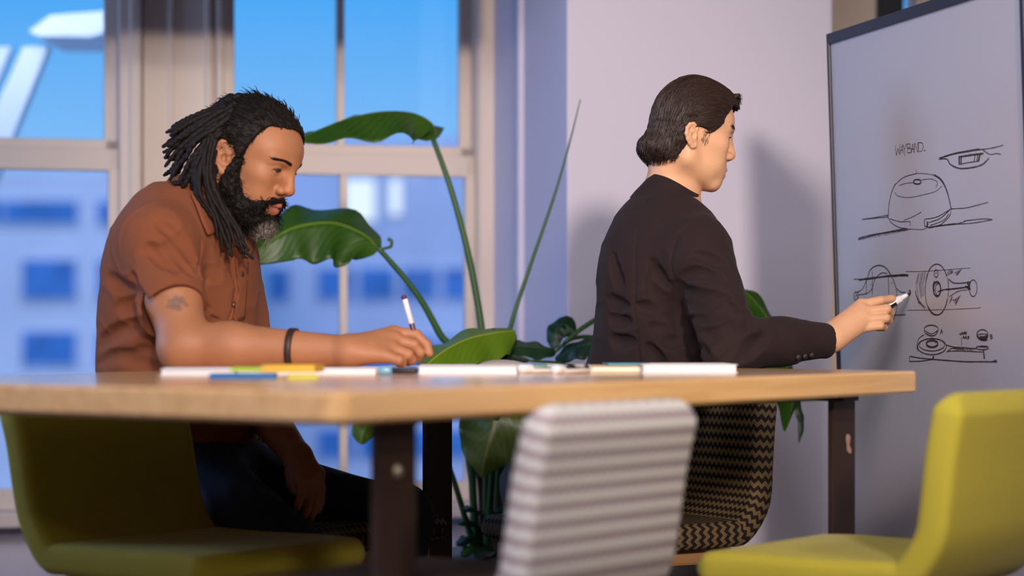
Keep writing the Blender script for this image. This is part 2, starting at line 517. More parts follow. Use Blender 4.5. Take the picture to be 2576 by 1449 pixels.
# ------------------------------------------------------------------ table
M_TABLE = wood_material('table_wood', rgb(236, 192, 138), rgb(216, 170, 116), 0.20, (1, 14, 14), coat=0.55)
M_LEG = material('brown_steel', rgb(58, 42, 38), 0.45, metal=0.2, bump=.05)
M_CHIP = material('pale_chip', rgb(225, 190, 180), 0.5, var=.3, var_scale=80)
M_BOLT = material('bolt_steel', rgb(190, 185, 170), 0.3, metal=0.7)
TA = Vector((-0.2209, 2.90, 0.0))
TU, TV = Vector((0.584, 0.8116, 0)), Vector((-0.8116, 0.584, 0))
TL, TW, TZ, TT = 1.688, 1.12, 0.742, 0.042

def table_pt(u, v, z=TZ):
    return TA + TU * u + TV * v + Vector((0, 0, z))

tb = empty('work_table', table_pt(TL / 2, TW / 2, 0), 'large pale wooden work table on flat dark steel legs', 'table')
bm = bmesh.new()
# rounded rectangle plan
rad, ol = 0.03, []
for cx, cy, a0 in ((rad, rad, 180), (TL - rad, rad, 270), (TL - rad, TW - rad, 0), (rad, TW - rad, 90)):
    for i in range(7):
        a = math.radians(a0 + 90 * i / 6)
        ol.append((cx + rad * math.cos(a), cy + rad * math.sin(a)))
rings = []
for z, ins in ((-TT, .005), (-TT + .005, 0), (-.005, 0), (-.0015, .0015), (0, .005)):
    ring = []
    for x, y in ol:
        nx = x + (ins if x < TL / 2 else -ins)
        ny = y + (ins if y < TW / 2 else -ins)
        ring.append(bm.verts.new((nx, ny, z)))
    rings.append(ring)
for a, b in zip(rings, rings[1:]):
    for i in range(len(a)):
        bm.faces.new((a[i], a[(i + 1) % len(a)], b[(i + 1) % len(a)], b[i]))
bm.faces.new(rings[0][::-1]); bm.faces.new(rings[-1])
top = bm_obj('tabletop', bm, M_TABLE, None)
top.matrix_world = frame_M(table_pt(0, 0), TU, TV, EZ)
top.location = table_pt(0, 0); top.rotation_euler = (0, 0, math.atan2(TU.y, TU.x))
top.parent = tb; top.matrix_parent_inverse = parent_world(tb).inverted()
LW, LT = 0.086, 0.012
for u, v, bolt in ((.213, .08, 1), (1.522, .08, 0), (.19, 1.0, 0), (1.505, 1.0, 0)):
    lg = box_axes('leg', table_pt(u, v, 0), TU, TV, EZ, (-LW / 2, -LT / 2, 0), (LW / 2, LT / 2, TZ - TT), M_LEG, tb, .002)
    if bolt:
        c = table_pt(u, v, 0) - TV * (LT / 2)
        c.z = CAMZ - (1185 - HOR) / FPX * c.y
        lathe_obj('bolt', c - TV * -.002, c - TV * .006, [(0, .009), (.004, .009), (.007, .006), (.008, .001)], M_BOLT, lg, 16)
    elif v < .5:
        # chipped paint on the leg
        bmc = bmesh.new()
        zc = [CAMZ - (y - HOR) / FPX * 4.16 for y in (1094, 1102, 1112, 1120, 1128, 1136, 1143)]
        wd = [.004, .011, .010, .006, .009, .010, .004]
        of = [.012, .014, .014, .013, .016, .019, .022]
        L_, R_ = [], []
        for z, w_, o_ in zip(zc, wd, of):
            base = table_pt(u, v, z) - TV * (LT / 2 + .0008)
            L_.append(bmc.verts.new(base + TU * (o_ - w_))); R_.append(bmc.verts.new(base + TU * (o_ + w_ * .7)))
        for i in range(len(zc) - 1):
            bmc.faces.new((L_[i], R_[i], R_[i + 1], L_[i + 1]))
        bmesh.ops.solidify(bmc, geom=bmc.faces[:], thickness=.0012)
        bm_obj('paint_chip', bmc, M_CHIP, lg)['label'] = 'pinkish white chip on the right steel leg'
for u in (.213, 1.522):
    box_axes('under_rail', table_pt(u, 0, 0), TU, TV, EZ, (-.03, .06, TZ - TT - .012), (.03, 1.02, TZ - TT), M_LEG, tb, .001)
box_axes('under_rail', table_pt(0, .10, 0), TU, TV, EZ, (.2, -.01, TZ - TT - .010), (1.53, .01, TZ - TT), M_LEG, tb, .001)

# ------------------------------------------------------------------ chairs
M_LIME = material('lime_felt', rgb(172, 160, 54), 0.85, spec=.25, bump=.25, bump_scale=350, sheen=.1)
M_ZIG = zigzag_material('zigzag_fabric', rgb(38, 28, 26), rgb(116, 99, 70), period=.021, amp=.0085, wave=.0165)
M_ZIGREY = zigzag_material('grey_zigzag_fabric', rgb(150, 134, 142), rgb(205, 203, 203), amp=.004, wave=.02, bump=.5, ratio=.42, soft=.13)
M_BROWN = material('brown_upholstery', rgb(52, 34, 28), 0.8, bump=.1)
M_OAK = wood_material('oak', rgb(186, 142, 98), rgb(160, 118, 78), 0.5, (2, 2, 12))

def chair(name, near_back, wdir, fdir, label, m_shell, m_leg=M_OAK, seat_z=.452, top_z=.725, width=.43, depth=.46, group=None, m_seat=None, th=.055, lean=1.0):
    """low one piece shell chair; near_back: floor point under one rear corner of the shell, wdir along the back, fdir the way it faces"""
    wdir, fdir = Vector(wdir).normalized(), Vector(fdir).normalized()
    o = Vector((near_back[0], near_back[1], 0))
    root = empty(name, o + wdir * width / 2 + fdir * depth / 2, label, 'chair', group, rz=math.atan2(fdir.y, fdir.x))
    # mid-line of the shell (forward, z)
    zc = seat_z - th / 2
    ctrl = [(.046 - .054 * lean, top_z - .038), (.046 - .032 * lean, .62), (.046 - .016 * lean, .545), (.048, seat_z + .035), (.062 + .026, zc + .006), (.13, zc), (.25, zc - .002), (.37, zc), (depth - .02, zc - .002)]
    path = smooth_path([(a, b, 0) for a, b in ctrl], 44)[:, :2]
    seg = np.r_[0, np.cumsum(np.linalg.norm(np.diff(path, axis=0), axis=1))]
    tan = np.gradient(path, axis=0); tan /= np.linalg.norm(tan, axis=1)[:, None]
    nor = np.stack([-tan[:, 1], tan[:, 0]], axis=1)          # towards the sitter's side
    # end roundings: extra stations
    st = []
    ER = .034
    for t in (0.0, .12, .28, .48, .72, 1.0):
        a = t * math.pi / 2
        st.append((path[0] - tan[0] * (ER * (1 - math.sin(a))), nor[0], (math.sin(a), min(1, .3 + .9 * math.sin(a))), seg[0] - ER * (1 - math.sin(a))))
    for i in range(1, len(path) - 1):
        st.append((path[i], nor[i], (1.0, 1.0), seg[i]))
    for t in (1.0, .72, .48, .28, .12, 0.0):
        a = t * math.pi / 2
        st.append((path[-1] + tan[-1] * (ER * (1 - math.sin(a))), nor[-1], (math.sin(a), min(1, .3 + .9 * math.sin(a))), seg[-1] + ER * (1 - math.sin(a))))
    prof = []
    hw, ht, r = width / 2, th / 2, .018
    for cx, cy, a0 in ((hw - r, ht - r, 0), (-hw + r, ht - r, 90), (-hw + r, -ht + r, 180), (hw - r, -ht + r, 270)):
        for i in range(5):
            a = math.radians(a0 + 90 * i / 4)
            prof.append((cx + r * math.cos(a), cy + r * math.sin(a)))
    per = np.r_[0, np.cumsum([math.dist(prof[i], prof[(i + 1) % len(prof)]) for i in range(len(prof))])]
    bm = bmesh.new()
    uvl = bm.loops.layers.uv.new('UVMap')
    rings = []
    for c, nn, k, v in st:
        ring = []
        for a, b in prof:
            aa = a - math.copysign((1 - math.sqrt(max(0, 1 - (1 - k[0]) ** 2))) * ER, a)
            q = o + wdir * (aa + width / 2) + fdir * (c[0] + nn[0] * b * k[1]) + Vector((0, 0, c[1] + nn[1] * b * k[1]))
            ring.append(bm.verts.new(q))
        rings.append(ring)
    n = len(prof)
    for i in range(len(rings) - 1):
        for j in range(n):
            jn = (j + 1) % n
            f = bm.faces.new((rings[i][j], rings[i][jn], rings[i + 1][jn], rings[i + 1][j]))
            for lp, (u, v) in zip(f.loops, ((per[j], st[i][3]), (per[j + 1], st[i][3]), (per[j + 1], st[i + 1][3]), (per[j], st[i + 1][3]))):
                lp[uvl].uv = (u, v)
    f0 = bm.faces.new(rings[0][::-1]); f1 = bm.faces.new(rings[-1])
    for f, v in ((f0, 0), (f1, st[-1][3])):
        for lp in f.loops:
            lp[uvl].uv = (lp.vert.co.x, v)
    sh = bm_obj('seat_shell', bm, m_shell, root, True)
    if m_seat:
        box_axes('seat_pad', o, wdir, fdir, EZ, (.02, .085, seat_z - .006), (width - .02, depth + .005, seat_z + .02), m_seat, root, .012, True, 3)
    zb = seat_z - th - .002
    box_axes('seat_frame', o, wdir, fdir, EZ, (.05, .09, zb - .035), (width - .05, depth - .01, zb), m_leg, root, .006)
    for a in (.06, width - .06):
        for b, sp in ((.11, -.05), (depth - .05, .03)):
            t = o + wdir * a + fdir * b
            g = t + fdir * sp + wdir * (.03 if a > width / 2 else -.03)
            tube_obj('leg', [[Vector((t.x, t.y, zb - .006)), Vector((g.x, g.y, 0.0))]], [[.017, .012]], m_leg, root, 10)
    return root

chair('shell_chair', (0.030, 2.985), TU, TV, 'low chair with grey zigzag fabric back, nearest the middle of the table', M_ZIGREY, M_OAK, m_seat=M_BROWN, th=.05, seat_z=.448, width=.388, lean=.75)
chair('lime_chair', (0.677, 3.50), TU, TV, 'lime green low chair right of the table, its outer back lit', M_LIME, group=None, seat_z=.455, lean=.55)
chair('lime_chair', (-0.884, 4.0), TU, -TV, 'lime green low chair in shadow beside the man in brown, tucked under the table', M_LIME, seat_z=.450)
chair('zigzag_chair', (0.560, 4.745), (-.5, .866, 0), (-.866, -.5, 0), 'chair with black and tan zigzag fabric under the man in the dark jacket', M_ZIG, seat_z=.425, depth=.47, width=.44, lean=.35)
ang = math.atan2(-.50, .86)
chair('zigzag_chair', table_pt(1.075, TW + .32)[:2], TU, -TV, 'chair with black and tan zigzag fabric under the man in the brown shirt', M_ZIG, seat_z=.44, depth=.47, width=.43)

# ------------------------------------------------------------------ whiteboard
M_BOARD = material('whiteboard_enamel', rgb(190, 184, 190), 0.32, spec=.5)
M_BFRAME = material('navy_frame', rgb(30, 28, 44), 0.4)
M_INK = material('brown_black_ink', rgb(66, 48, 44), 0.7)
M_INK2 = material('faint_ink', rgb(112, 94, 92), 0.7)
B1 = Vector((0.2449, -0.9695, 0)).normalized()
BNH = Vector((-0.9695, -0.2449, 0)).normalized()
B2 = (EZ + BNH * 0.0335).normalized()
BN = B1.cross(B2).normalized()
if BN.dot(BNH) < 0: BN = -BN
BO = Vector((0.7407, 5.2, CAMZ + (HOR - 770) / FPX * 5.2))     # on the left edge
BTOP = (1.4807 - BO.z) / B2.z
BBOT = -(BO.z - .24) / B2.z
BWID = 0.958
wb = empty('whiteboard', Vector((BO.x, BO.y, 0)) + B1 * BWID / 2, 'tall rolling whiteboard with dark frame covered in brown product sketches', 'whiteboard')
def bbox_(name, a0, a1, n0, n1, h0, h1, mat, parent=wb, bevel=.002):
    return box_axes(name, BO, B1, BN, B2, (a0, n0, h0), (a1, n1, h1), mat, parent, bevel)
bbox_('board_panel', .004, BWID - .004, -.02, 0, BBOT + .004, BTOP - .004, M_BOARD, bevel=0)
bbox_('board_frame', -.004, .009, -.028, .006, BBOT, BTOP + .002, M_BFRAME)
bbox_('board_frame', BWID - .012, BWID + .004, -.028, .006, BBOT, BTOP + .002, M_BFRAME)
bbox_('board_frame', -.004, BWID + .004, -.028, .006, BTOP - .016, BTOP + .008, M_BFRAME)
bbox_('board_frame', -.004, BWID + .004, -.028, .006, BBOT - .008, BBOT + .016, M_BFRAME)
for a in (.05, BWID - .05):
    fb = bbox_('stand_foot', a - .02, a + .02, -.26, .26, BBOT - .16, BBOT - .13, M_BFRAME)
    bbox_('stand_post', a - .015, a + .015, -.03, -.005, BBOT - .14, BBOT + .01, M_BFRAME)
    for d in (-.24, .24):
        c = BO + B1 * a + BN * d
        lathe_obj('caster', Vector((c.x - .012, c.y, .031)), Vector((c.x + .012, c.y, .031)), [(0, .028), (.002, .031), (.022, .031), (.024, .028)], M_BFRAME, fb, 16)

def on_board(px, py):
    d = P(px, py, 1.0) - Vector((0, 0, CAMZ))
    c = Vector((0, 0, CAMZ))
    t = (BO - c).dot(BN) / d.dot(BN)
    return c + d * t

def ink(name, strokes, mat, w=.0022, parent=wb):
    """thin raised strokes of marker on the board; points in photo pixels, intersected with the board"""
    bm = bmesh.new()
    for st in strokes:
        ww = w
        if isinstance(st, tuple):
            st, ww = st
        p2 = []
        for x, y in st:
            q = on_board(x, y) - BO
            p2.append((q.dot(B1), q.dot(B2), 0))
        n = max(2, min(60, 6 * len(p2)))
        p2 = smooth_path(p2, n if len(p2) > 2 else 2)[:, :2]
        t = np.gradient(p2, axis=0); t /= np.linalg.norm(t, axis=1)[:, None] + 1e-9
        nn = np.stack([-t[:, 1], t[:, 0]], 1)
        L_, R_ = [], []
        for i, (p, q) in enumerate(zip(p2, nn)):
            h = ww * .41 * (.75 + .45 * R.random())
            for k, lst in ((1, L_), (-1, R_)):
                a = p + q * h * k
                lst.append(bm.verts.new(BO + B1 * a[0] + B2 * a[1] + BN * .0006))
        for i in range(len(p2) - 1):
            bm.faces.new((L_[i], R_[i], R_[i + 1], L_[i + 1]))
    return bm_obj(name, bm, mat, parent)

def c7(*pts): return [(2120 + x * .2208, 320 + y * .2208) for x, y in pts]
def c6(*pts): return [(2080 + x * .2208, 640 + y * .2208) for x, y in pts]
def ell(cv, cx, cy, rx, ry, a0=0, a1=360, rot=0, n=17):
    out = []
    for i in range(n):
        a = math.radians(a0 + (a1 - a0) * i / (n - 1)); c, s = rx * math.cos(a), ry * math.sin(a)
        k = math.radians(rot)
        out.append((cx + c * math.cos(k) - s * math.sin(k), cy + c * math.sin(k) + s * math.cos(k)))
    return cv(*out)
def hatch(cv, a0, a1, b0, b1, n):
    out = []
    for i in range(n):
        t = i / (n - 1); j = R.uniform(-6, 6)
        out.append((cv((a0[0] + (a1[0] - a0[0]) * t + j, a0[1] + (a1[1] - a0[1]) * t), (b0[0] + (b1[0] - b0[0]) * t + j, b0[1] + (b1[1] - b0[1]) * t)), .0012))
    return out
# heading, capitals in a hurried hand
ink('lettering', [c7((603, 205), (607, 270), (612, 322)), c7((612, 322), (632, 240)), c7((632, 240), (648, 312)), c7((648, 312), (656, 195)),
    c7((656, 312), (681, 198)), c7((681, 198), (690, 302)), c7((660, 266), (690, 256)), c7((690, 200), (706, 256)), c7((728, 180), (706, 256)), c7((706, 256), (712, 332)),
    c7((735, 190), (740, 292)), c7((735, 194), (766, 190), (768, 226), (742, 240)), c7((742, 240), (781, 246), (778, 286), (740, 294)),
    c7((784, 296), (800, 188)), c7((800, 188), (813, 288)), c7((788, 252), (812, 246)), c7((818, 292), (822, 180)), c7((822, 180), (858, 288)), c7((858, 288), (860, 172)),
    c7((862, 180), (870, 276)), c7((862, 176), (905, 180), (919, 222), (902, 268), (870, 279)), (c7((930, 266), (940, 268)), .0045)], M_INK, .0019)
ink('watch_side_sketch', [(c7((1100, 355), (1300, 300), (1600, 250)), .003), c7((1560, 258), (1700, 238), (1830, 205)), c7((1100, 352), (1300, 290), (1560, 245)),
    (c7((1100, 360), (1190, 365), (1230, 425), (1340, 470), (1500, 455), (1600, 420), (1670, 350)), .0035), c7((1600, 260), (1680, 310), (1750, 300), (1805, 308)),
    (c7((1322, 340), (1460, 318), (1605, 300)), .005), (c7((1330, 335), (1330, 425)), .007), (c7((1352, 345), (1350, 420)), .005), c7((1330, 424), (1450, 400), (1560, 385)),
    (c7((1570, 305), (1548, 385)), .007), (c7((1545, 310), (1530, 385)), .004), (c7((1510, 315), (1500, 388)), .003)], M_INK, .0022)
ink('watch_body_sketch', [(c7((520, 1030), (530, 880), (560, 740), (600, 650)), .0030), c7((590, 660), (700, 570), (850, 525)), (c7((1040, 545), (1110, 590), (1170, 680), (1210, 800), (1237, 930)), .0042),
    c7((1050, 540), (1130, 600), (1190, 730), (1235, 920)), c7((1237, 930), (1220, 1010), (1130, 1100), (1060, 1130)), c7((500, 1000), (520, 1030), (560, 1090), (640, 1140), (740, 1155)),
    c7((220, 1050), (360, 1030), (520, 1000)), c7((225, 1052), (380, 1036), (520, 1022)), c7((1240, 930), (1400, 920), (1530, 890), (1660, 855)),
    c7((930, 1050), (1080, 1020), (1235, 930)), (c7((985, 1085), (1110, 1040), (1215, 950)), .0022), (c7((935, 1050), (935, 1120), (970, 1140)), .003), (c7((970, 1075), (965, 1135)), .008),
    c7((1215, 985), (1150, 1060), (1000, 1120)), c7((540, 1045), (650, 1075), (770, 1075)), c7((770, 1075), (772, 1125)),
    (ell(c7, 852, 622, 44, 26), .004), (c7((770, 1160), (640, 1180), (400, 1220), (180, 1280)), .0030), (c7((180, 1265), (300, 1232), (500, 1195), (730, 1150)), .0022),
    c7((960, 1140), (1100, 1125), (1280, 1105), (1400, 1075)), (c7((980, 1145), (1120, 1120), (1300, 1100)), .0035), c7((1380, 1068), (1600, 1045), (1710, 1052)), c7((1300, 1105), (1500, 1090), (1710, 1054))]
    + hatch(c7, (190, 1250), (700, 1150), (220, 1285), (750, 1180), 26) + hatch(c7, (1000, 1130), (1260, 1095), (1015, 1145), (1280, 1110), 10), M_INK, .0021)
ink('watch_body_sketch', [c7((850, 525), (950, 530), (1040, 545)), c7((840, 480), (842, 530)), c7((640, 665), (720, 640), (810, 630)), c7((900, 600), (1010, 590), (1080, 630), (1060, 690)),
    c7((595, 745), (640, 785), (760, 800), (920, 770), (1060, 730), (1130, 670)), c7((700, 1060), (800, 1020), (900, 965)), c7((770, 1160), (900, 1165), (960, 1150))], M_INK2, .0020)
ink('band_front_sketch', [(c6((470, 260), (490, 190), (540, 140), (610, 125), (680, 160), (740, 250), (780, 350), (800, 430)), .0032), c6((800, 420), (802, 560), (790, 660), (755, 750), (690, 800)),
    (c6((310, 282), (460, 285), (560, 262)), .003), (c6((370, 290), (560, 265), (740, 243), (900, 236)), .0055), (c6((760, 246), (880, 236), (930, 240)), .006), c6((452, 260), (452, 460)),
    c6((520, 190), (522, 460)), c6((703, 235), (708, 450)), c6((350, 430), (410, 390), (455, 290)), c6((360, 460), (440, 450), (510, 400), (555, 270)), c6((555, 270), (620, 215), (690, 215)),
    c6((800, 390), (850, 430), (900, 432)), (ell(c6, 335, 480, 26, 52), .003), (ell(c6, 340, 490, 12, 30), .0025), c6((318, 430), (365, 432)), (c6((940, 405), (955, 430), (940, 470)), .005),
    c6((735, 688), (820, 690), (900, 686)), c6((720, 700), (750, 690)), (c6((735, 325), (740, 330)), .004), (c6((495, 345), (500, 350)), .004), (c6((750, 632), (756, 640)), .004)], M_INK, .0024)
ink('band_back_sketch', [(ell(c6, 1255, 400, 132, 290, 90, 215, 2), .0026), (ell(c6, 1250, 410, 130, 280, 20, 140, -2), .0036), (ell(c6, 1255, 385, 130, 275, 200, 330), .0030), ell(c6, 1258, 400, 130, 285, 330, 380),
    (ell(c6, 1248, 218, 23, 42), .003), c6((1238, 215), (1258, 215)), (ell(c6, 1258, 395, 42, 82), .0055), (ell(c6, 1268, 400, 30, 68), .003), (ell(c6, 1240, 370, 26, 55, 120, 260), .007),
    (c6((1265, 425), (1350, 400), (1500, 385), (1620, 365)), .003), c6((1300, 410), (1400, 395), (1560, 380)), (ell(c6, 1670, 385, 44, 95), .0028), (c6((1390, 280), (1450, 325), (1560, 325), (1640, 310)), .0028),
    c6((1400, 480), (1500, 420), (1600, 405)), (c6((1600, 320), (1630, 360), (1610, 400)), .006), (c6((1580, 360), (1640, 400)), .005), (c6((1605, 385), (1640, 310)), .005)]
    + hatch(c6, (1360, 250), (1540, 165), (1410, 165), (1490, 240), 14) + hatch(c6, (1395, 560), (1530, 460), (1430, 470), (1470, 580), 12)
    + hatch(c6, (1040, 215), (1125, 195), (1010, 330), (1105, 330), 9) + hatch(c6, (1020, 330), (1100, 320), (1050, 520), (1115, 470), 8) + hatch(c6, (1005, 420), (1040, 540), (1050, 560), (1130, 610), 6)
    + hatch(c6, (1360, 395), (1600, 360), (1375, 412), (1615, 390), 22), M_INK, .0018)
ink('band_back_sketch', [c6((900, 195), (1150, 190), (1550, 160)), c6((920, 635), (1300, 630), (1700, 612), (1760, 600)), c6((1390, 280), (1388, 480)), c6((1010, 410), (1040, 520), (1120, 620)), c6((1540, 160), (1640, 155))], M_INK2, .0018)
ink('band_flat_sketch', [(ell(c6, 1192, 852, 80, 46, 180, 360), .003), (c6((1112, 855), (1130, 900), (1195, 928), (1245, 910), (1272, 855)), .0034), c6((1122, 870), (1195, 905), (1265, 870)),
    c6((1295, 910), (1310, 850)), c6((1310, 850), (1325, 905)), c6((1300, 885), (1322, 882)), (ell(c6, 1200, 1050, 165, 92), .0028), ell(c6, 1200, 1030, 145, 70), (ell(c6, 1202, 1018, 66, 38), .0055),
    c6((1260, 985), (1240, 1010)), c6((1110, 915), (1050, 960), (1030, 1040), (1040, 1110)), (c6((1036, 1040), (1038, 1075)), .006), (c6((1360, 1030), (1450, 1055), (1560, 1062), (1700, 1075)), .003),
    c6((1370, 1115), (1430, 1070), (1560, 1080)), c6((1370, 1105), (1500, 1100), (1780, 1112)), (c6((1535, 950), (1538, 1050)), .0022), (ell(c6, 1775, 1065, 72, 20), .003), (c6((1745, 1052), (1830, 1050)), .0045),
    (c6((1788, 1090), (1798, 1190)), .0068), (c6((1214, 1155), (1216, 1195)), .0075), (ell(c6, 1775, 915, 64, 58), .0034), (c6((1715, 925), (1740, 955), (1800, 965), (1838, 930)), .006), c6((1720, 915), (1780, 905), (1838, 915)),
    (c6((1745, 940), (1790, 945), (1825, 930)), .006), (c6((1750, 970), (1800, 980), (1835, 972)), .004), c6((1862, 910), (1868, 965)), c6((1862, 912), (1885, 920), (1868, 938)), c6((1868, 938), (1892, 945), (1868, 968)),
    (c6((1515, 905), (1530, 912), (1545, 885)), .004), (c6((1545, 885), (1555, 910), (1572, 880)), .004), (c6((1572, 905), (1595, 885)), .004), (c6((1575, 888), (1595, 908)), .004),
    (c6((1552, 960), (1560, 935), (1575, 962)), .004), (c6((1580, 960), (1585, 938), (1600, 960)), .004), (c6((1605, 938), (1622, 940), (1608, 968)), .004),
    (c6((950, 1160), (1060, 1180), (1210, 1195), (1400, 1210), (1600, 1222), (1800, 1222), (1930, 1225)), .0032), c6((945, 1160), (943, 1220)), (c6((945, 1220), (1080, 1215), (1200, 1196)), .0026), (c6((1930, 1200), (1938, 1235)), .005), c6((1880, 1222), (1930, 1205))]
    + hatch(c6, (1450, 1065), (1640, 1075), (1475, 1105), (1670, 1105), 16), M_INK, .0024)
# ------------------------------------------------------------------ implicit surfaces for bodies and clothes
_T = np.random.RandomState(3).rand(32, 32, 32).astype(np.float32)
def vnoise(x, y, z):
    xi, yi, zi = np.floor(x).astype(int), np.floor(y).astype(int), np.floor(z).astype(int)
    fx, fy, fz = x - xi, y - yi, z - zi
    fx, fy, fz = [f * f * (3 - 2 * f) for f in (fx, fy, fz)]
    out = 0
    for i, wx in ((0, 1 - fx), (1, fx)):
        for j, wy in ((0, 1 - fy), (1, fy)):
            for k, wz in ((0, 1 - fz), (1, fz)):
                out = out + wx * wy * wz * _T[(xi + i) & 31, (yi + j) & 31, (zi + k) & 31]
    return out - 0.5

class Frame:
    """local frame: origin, columns x y z (unit), uniform scale"""
    def __init__(s, o, x, z, scale=1.0):
        x = np.array(x, float); x /= np.linalg.norm(x)
        z = np.array(z, float); z = z - x * (z @ x); z /= np.linalg.norm(z)
        s.R = np.stack([x, np.cross(z, x), z], axis=1)
        s.o = np.array(o, float); s.s = scale
    def w(s, p):
        return s.o + s.s * (s.R @ np.array(p, float))
    def wmany(s, p):
        return s.o + s.s * (np.asarray(p, float) @ s.R.T)
    def l(s, p):
        return (np.asarray(p, float) - s.o) @ s.R / s.s

WORLD = Frame((0, 0, 0), (1, 0, 0), (0, 0, 1))

class Field:
    def __init__(s):
        s.ops = []
    def ell(s, c, r, k=0.02, fr=WORLD, op='u', rot=None):
        """ellipsoid: centre c, radii r in the frame; rot: extra 3x3 columns in the frame"""
        R_ = fr.R if rot is None else fr.R @ rot
        o = fr.w(c); rr = np.array(r, float) * fr.s
        ext = np.abs(R_) @ rr
        def f(x, y, z):
            dx, dy, dz = x - o[0], y - o[1], z - o[2]
            a = [(dx * R_[0, i] + dy * R_[1, i] + dz * R_[2, i]) / rr[i] for i in range(3)]
            k0 = np.sqrt(a[0] ** 2 + a[1] ** 2 + a[2] ** 2) + 1e-9
            k1 = np.sqrt((a[0] / rr[0]) ** 2 + (a[1] / rr[1]) ** 2 + (a[2] / rr[2]) ** 2) + 1e-9
            return k0 * (k0 - 1) / k1
        s.ops.append((op, f, o - ext, o + ext, k * fr.s)); return s
    def rc(s, a, b, ra, rb=None, k=0.02, fr=WORLD, op='u', flat=None):
        """tapered capsule from a to b; flat=(axis in world, factor>1) squeezes it along the axis"""
        rb = ra if rb is None else rb
        A, B = fr.w(a), fr.w(b); ra, rb = ra * fr.s, rb * fr.s
        d = B - A; dd = d @ d + 1e-12
        if flat is not None:
            ax = np.array(flat[0], float); ax /= np.linalg.norm(ax); kf = flat[1] - 1
        def f(x, y, z):
            px, py, pz = x - A[0], y - A[1], z - A[2]
            h = np.clip((px * d[0] + py * d[1] + pz * d[2]) / dd, 0, 1)
            qx, qy, qz = px - h * d[0], py - h * d[1], pz - h * d[2]
            if flat is not None:
                m = (qx * ax[0] + qy * ax[1] + qz * ax[2]) * kf
                qx, qy, qz = qx + m * ax[0], qy + m * ax[1], qz + m * ax[2]
                return (np.sqrt(qx * qx + qy * qy + qz * qz) - (ra + (rb - ra) * h)) / (1 + kf * .5)
            return np.sqrt(qx * qx + qy * qy + qz * qz) - (ra + (rb - ra) * h)
        m = max(ra, rb)
        s.ops.append((op, f, np.minimum(A, B) - m, np.maximum(A, B) + m, k * fr.s)); return s
    def chain(s, pts, radii, k=0.02, fr=WORLD, op='u', kj=None, flat=None):
        for i in range(len(pts) - 1):
            s.rc(pts[i], pts[i + 1], radii[i], radii[i + 1], k if i == 0 or kj is None else kj, fr, op, flat)
        return s
    def half(s, p, n, lo, hi, k=0.004):
        """cut away everything on the side n points to, inside the box lo..hi"""
        p = np.array(p, float); n = np.array(n, float); n /= np.linalg.norm(n)
        def f(x, y, z):
            return -((x - p[0]) * n[0] + (y - p[1]) * n[1] + (z - p[2]) * n[2])
        s.ops.append(('s', f, np.array(lo, float), np.array(hi, float), k)); return s
    def fn(s, f, lo, hi, k, op):
        s.ops.append((op, f, np.array(lo, float), np.array(hi, float), k)); return s
    @staticmethod
    def _mix(op, D, p, k):
        if op == 'u':
            h = np.maximum(k - np.abs(D - p), 0) / k
            return np.minimum(D, p) - h * h * k * .25
        if op == 's':
            p = -p
        h = np.maximum(k - np.abs(D - p), 0) / k
        return np.maximum(D, p) + h * h * k * .25
    def at(s, pts):
        pts = np.asarray(pts, float)
        x, y, z = pts[..., 0], pts[..., 1], pts[..., 2]
        D = np.full(x.shape, 1.0)
        for op, f, lo, hi, k in s.ops:
            if op == 'd':
                D = D + f(x, y, z)
            elif op == 's' or op == 'i':
                ins = ((pts >= lo - .05) & (pts <= hi + .05)).all(-1)
                if ins.any():
                    D[ins] = s._mix(op, D[ins], f(x[ins], y[ins], z[ins]), max(k, 1e-5))
            else:
                D = s._mix(op, D, f(x, y, z), max(k, 1e-5))
        return D
    def grad(s, pts, e=.0015):
        g = np.stack([s.at(pts + np.eye(3)[i] * e) - s.at(pts - np.eye(3)[i] * e) for i in range(3)], -1)
        return g / (np.linalg.norm(g, axis=-1, keepdims=True) + 1e-9)
    def project(s, pts, off=0.0, it=4):
        pts = np.array(pts, float)
        for _ in range(it):
            pts = pts - s.grad(pts) * (s.at(pts) - off)[..., None]
        return pts
    def push_out(s, pts, off):
        pts = np.array(pts, float)
        for _ in range(3):
            d = s.at(pts)
            m = d < off
            if not m.any(): break
            pts[m] += s.grad(pts[m]) * (off - d[m])[:, None]
        return pts
    def ray(s, px, py, y0, y1, off=0.0):
        """first surface point seen at a photo pixel between two depths"""
        Y = np.linspace(y0, y1, 700)
        pts = np.stack([(px - 1288.) / FPX * Y, Y, CAMZ - (py - HOR) / FPX * Y], -1)
        d = s.at(pts) - off
        i = np.nonzero(d < 0)[0]
        if len(i) == 0: return None
        i = i[0]
        if i == 0: return pts[0]
        t = d[i - 1] / (d[i - 1] - d[i])
        return pts[i - 1] * (1 - t) + pts[i] * t
    def creases(s, lines, y0, y1, depth=.006, k=.012, ridge=.0):
        """grooves along photo polylines, laid on the surface"""
        todo = []
        for ln in lines:
            pts = [s.ray(x, y, y0, y1) for x, y in smooth_path([(a, b, 0) for a, b in ln], 4 * len(ln))[:, :2]]
            pts = [p for p in pts if p is not None]
            if len(pts) > 1: todo.append(pts)
        for pts in todo:
            n = len(pts)
            for i in range(n - 1):
                w = math.sin(math.pi * (i + .5) / n) ** .6
                if np.linalg.norm(pts[i + 1] - pts[i]) < .05:
                    s.rc(pts[i], pts[i + 1], depth * w, depth * w, k, op='s')
        return s
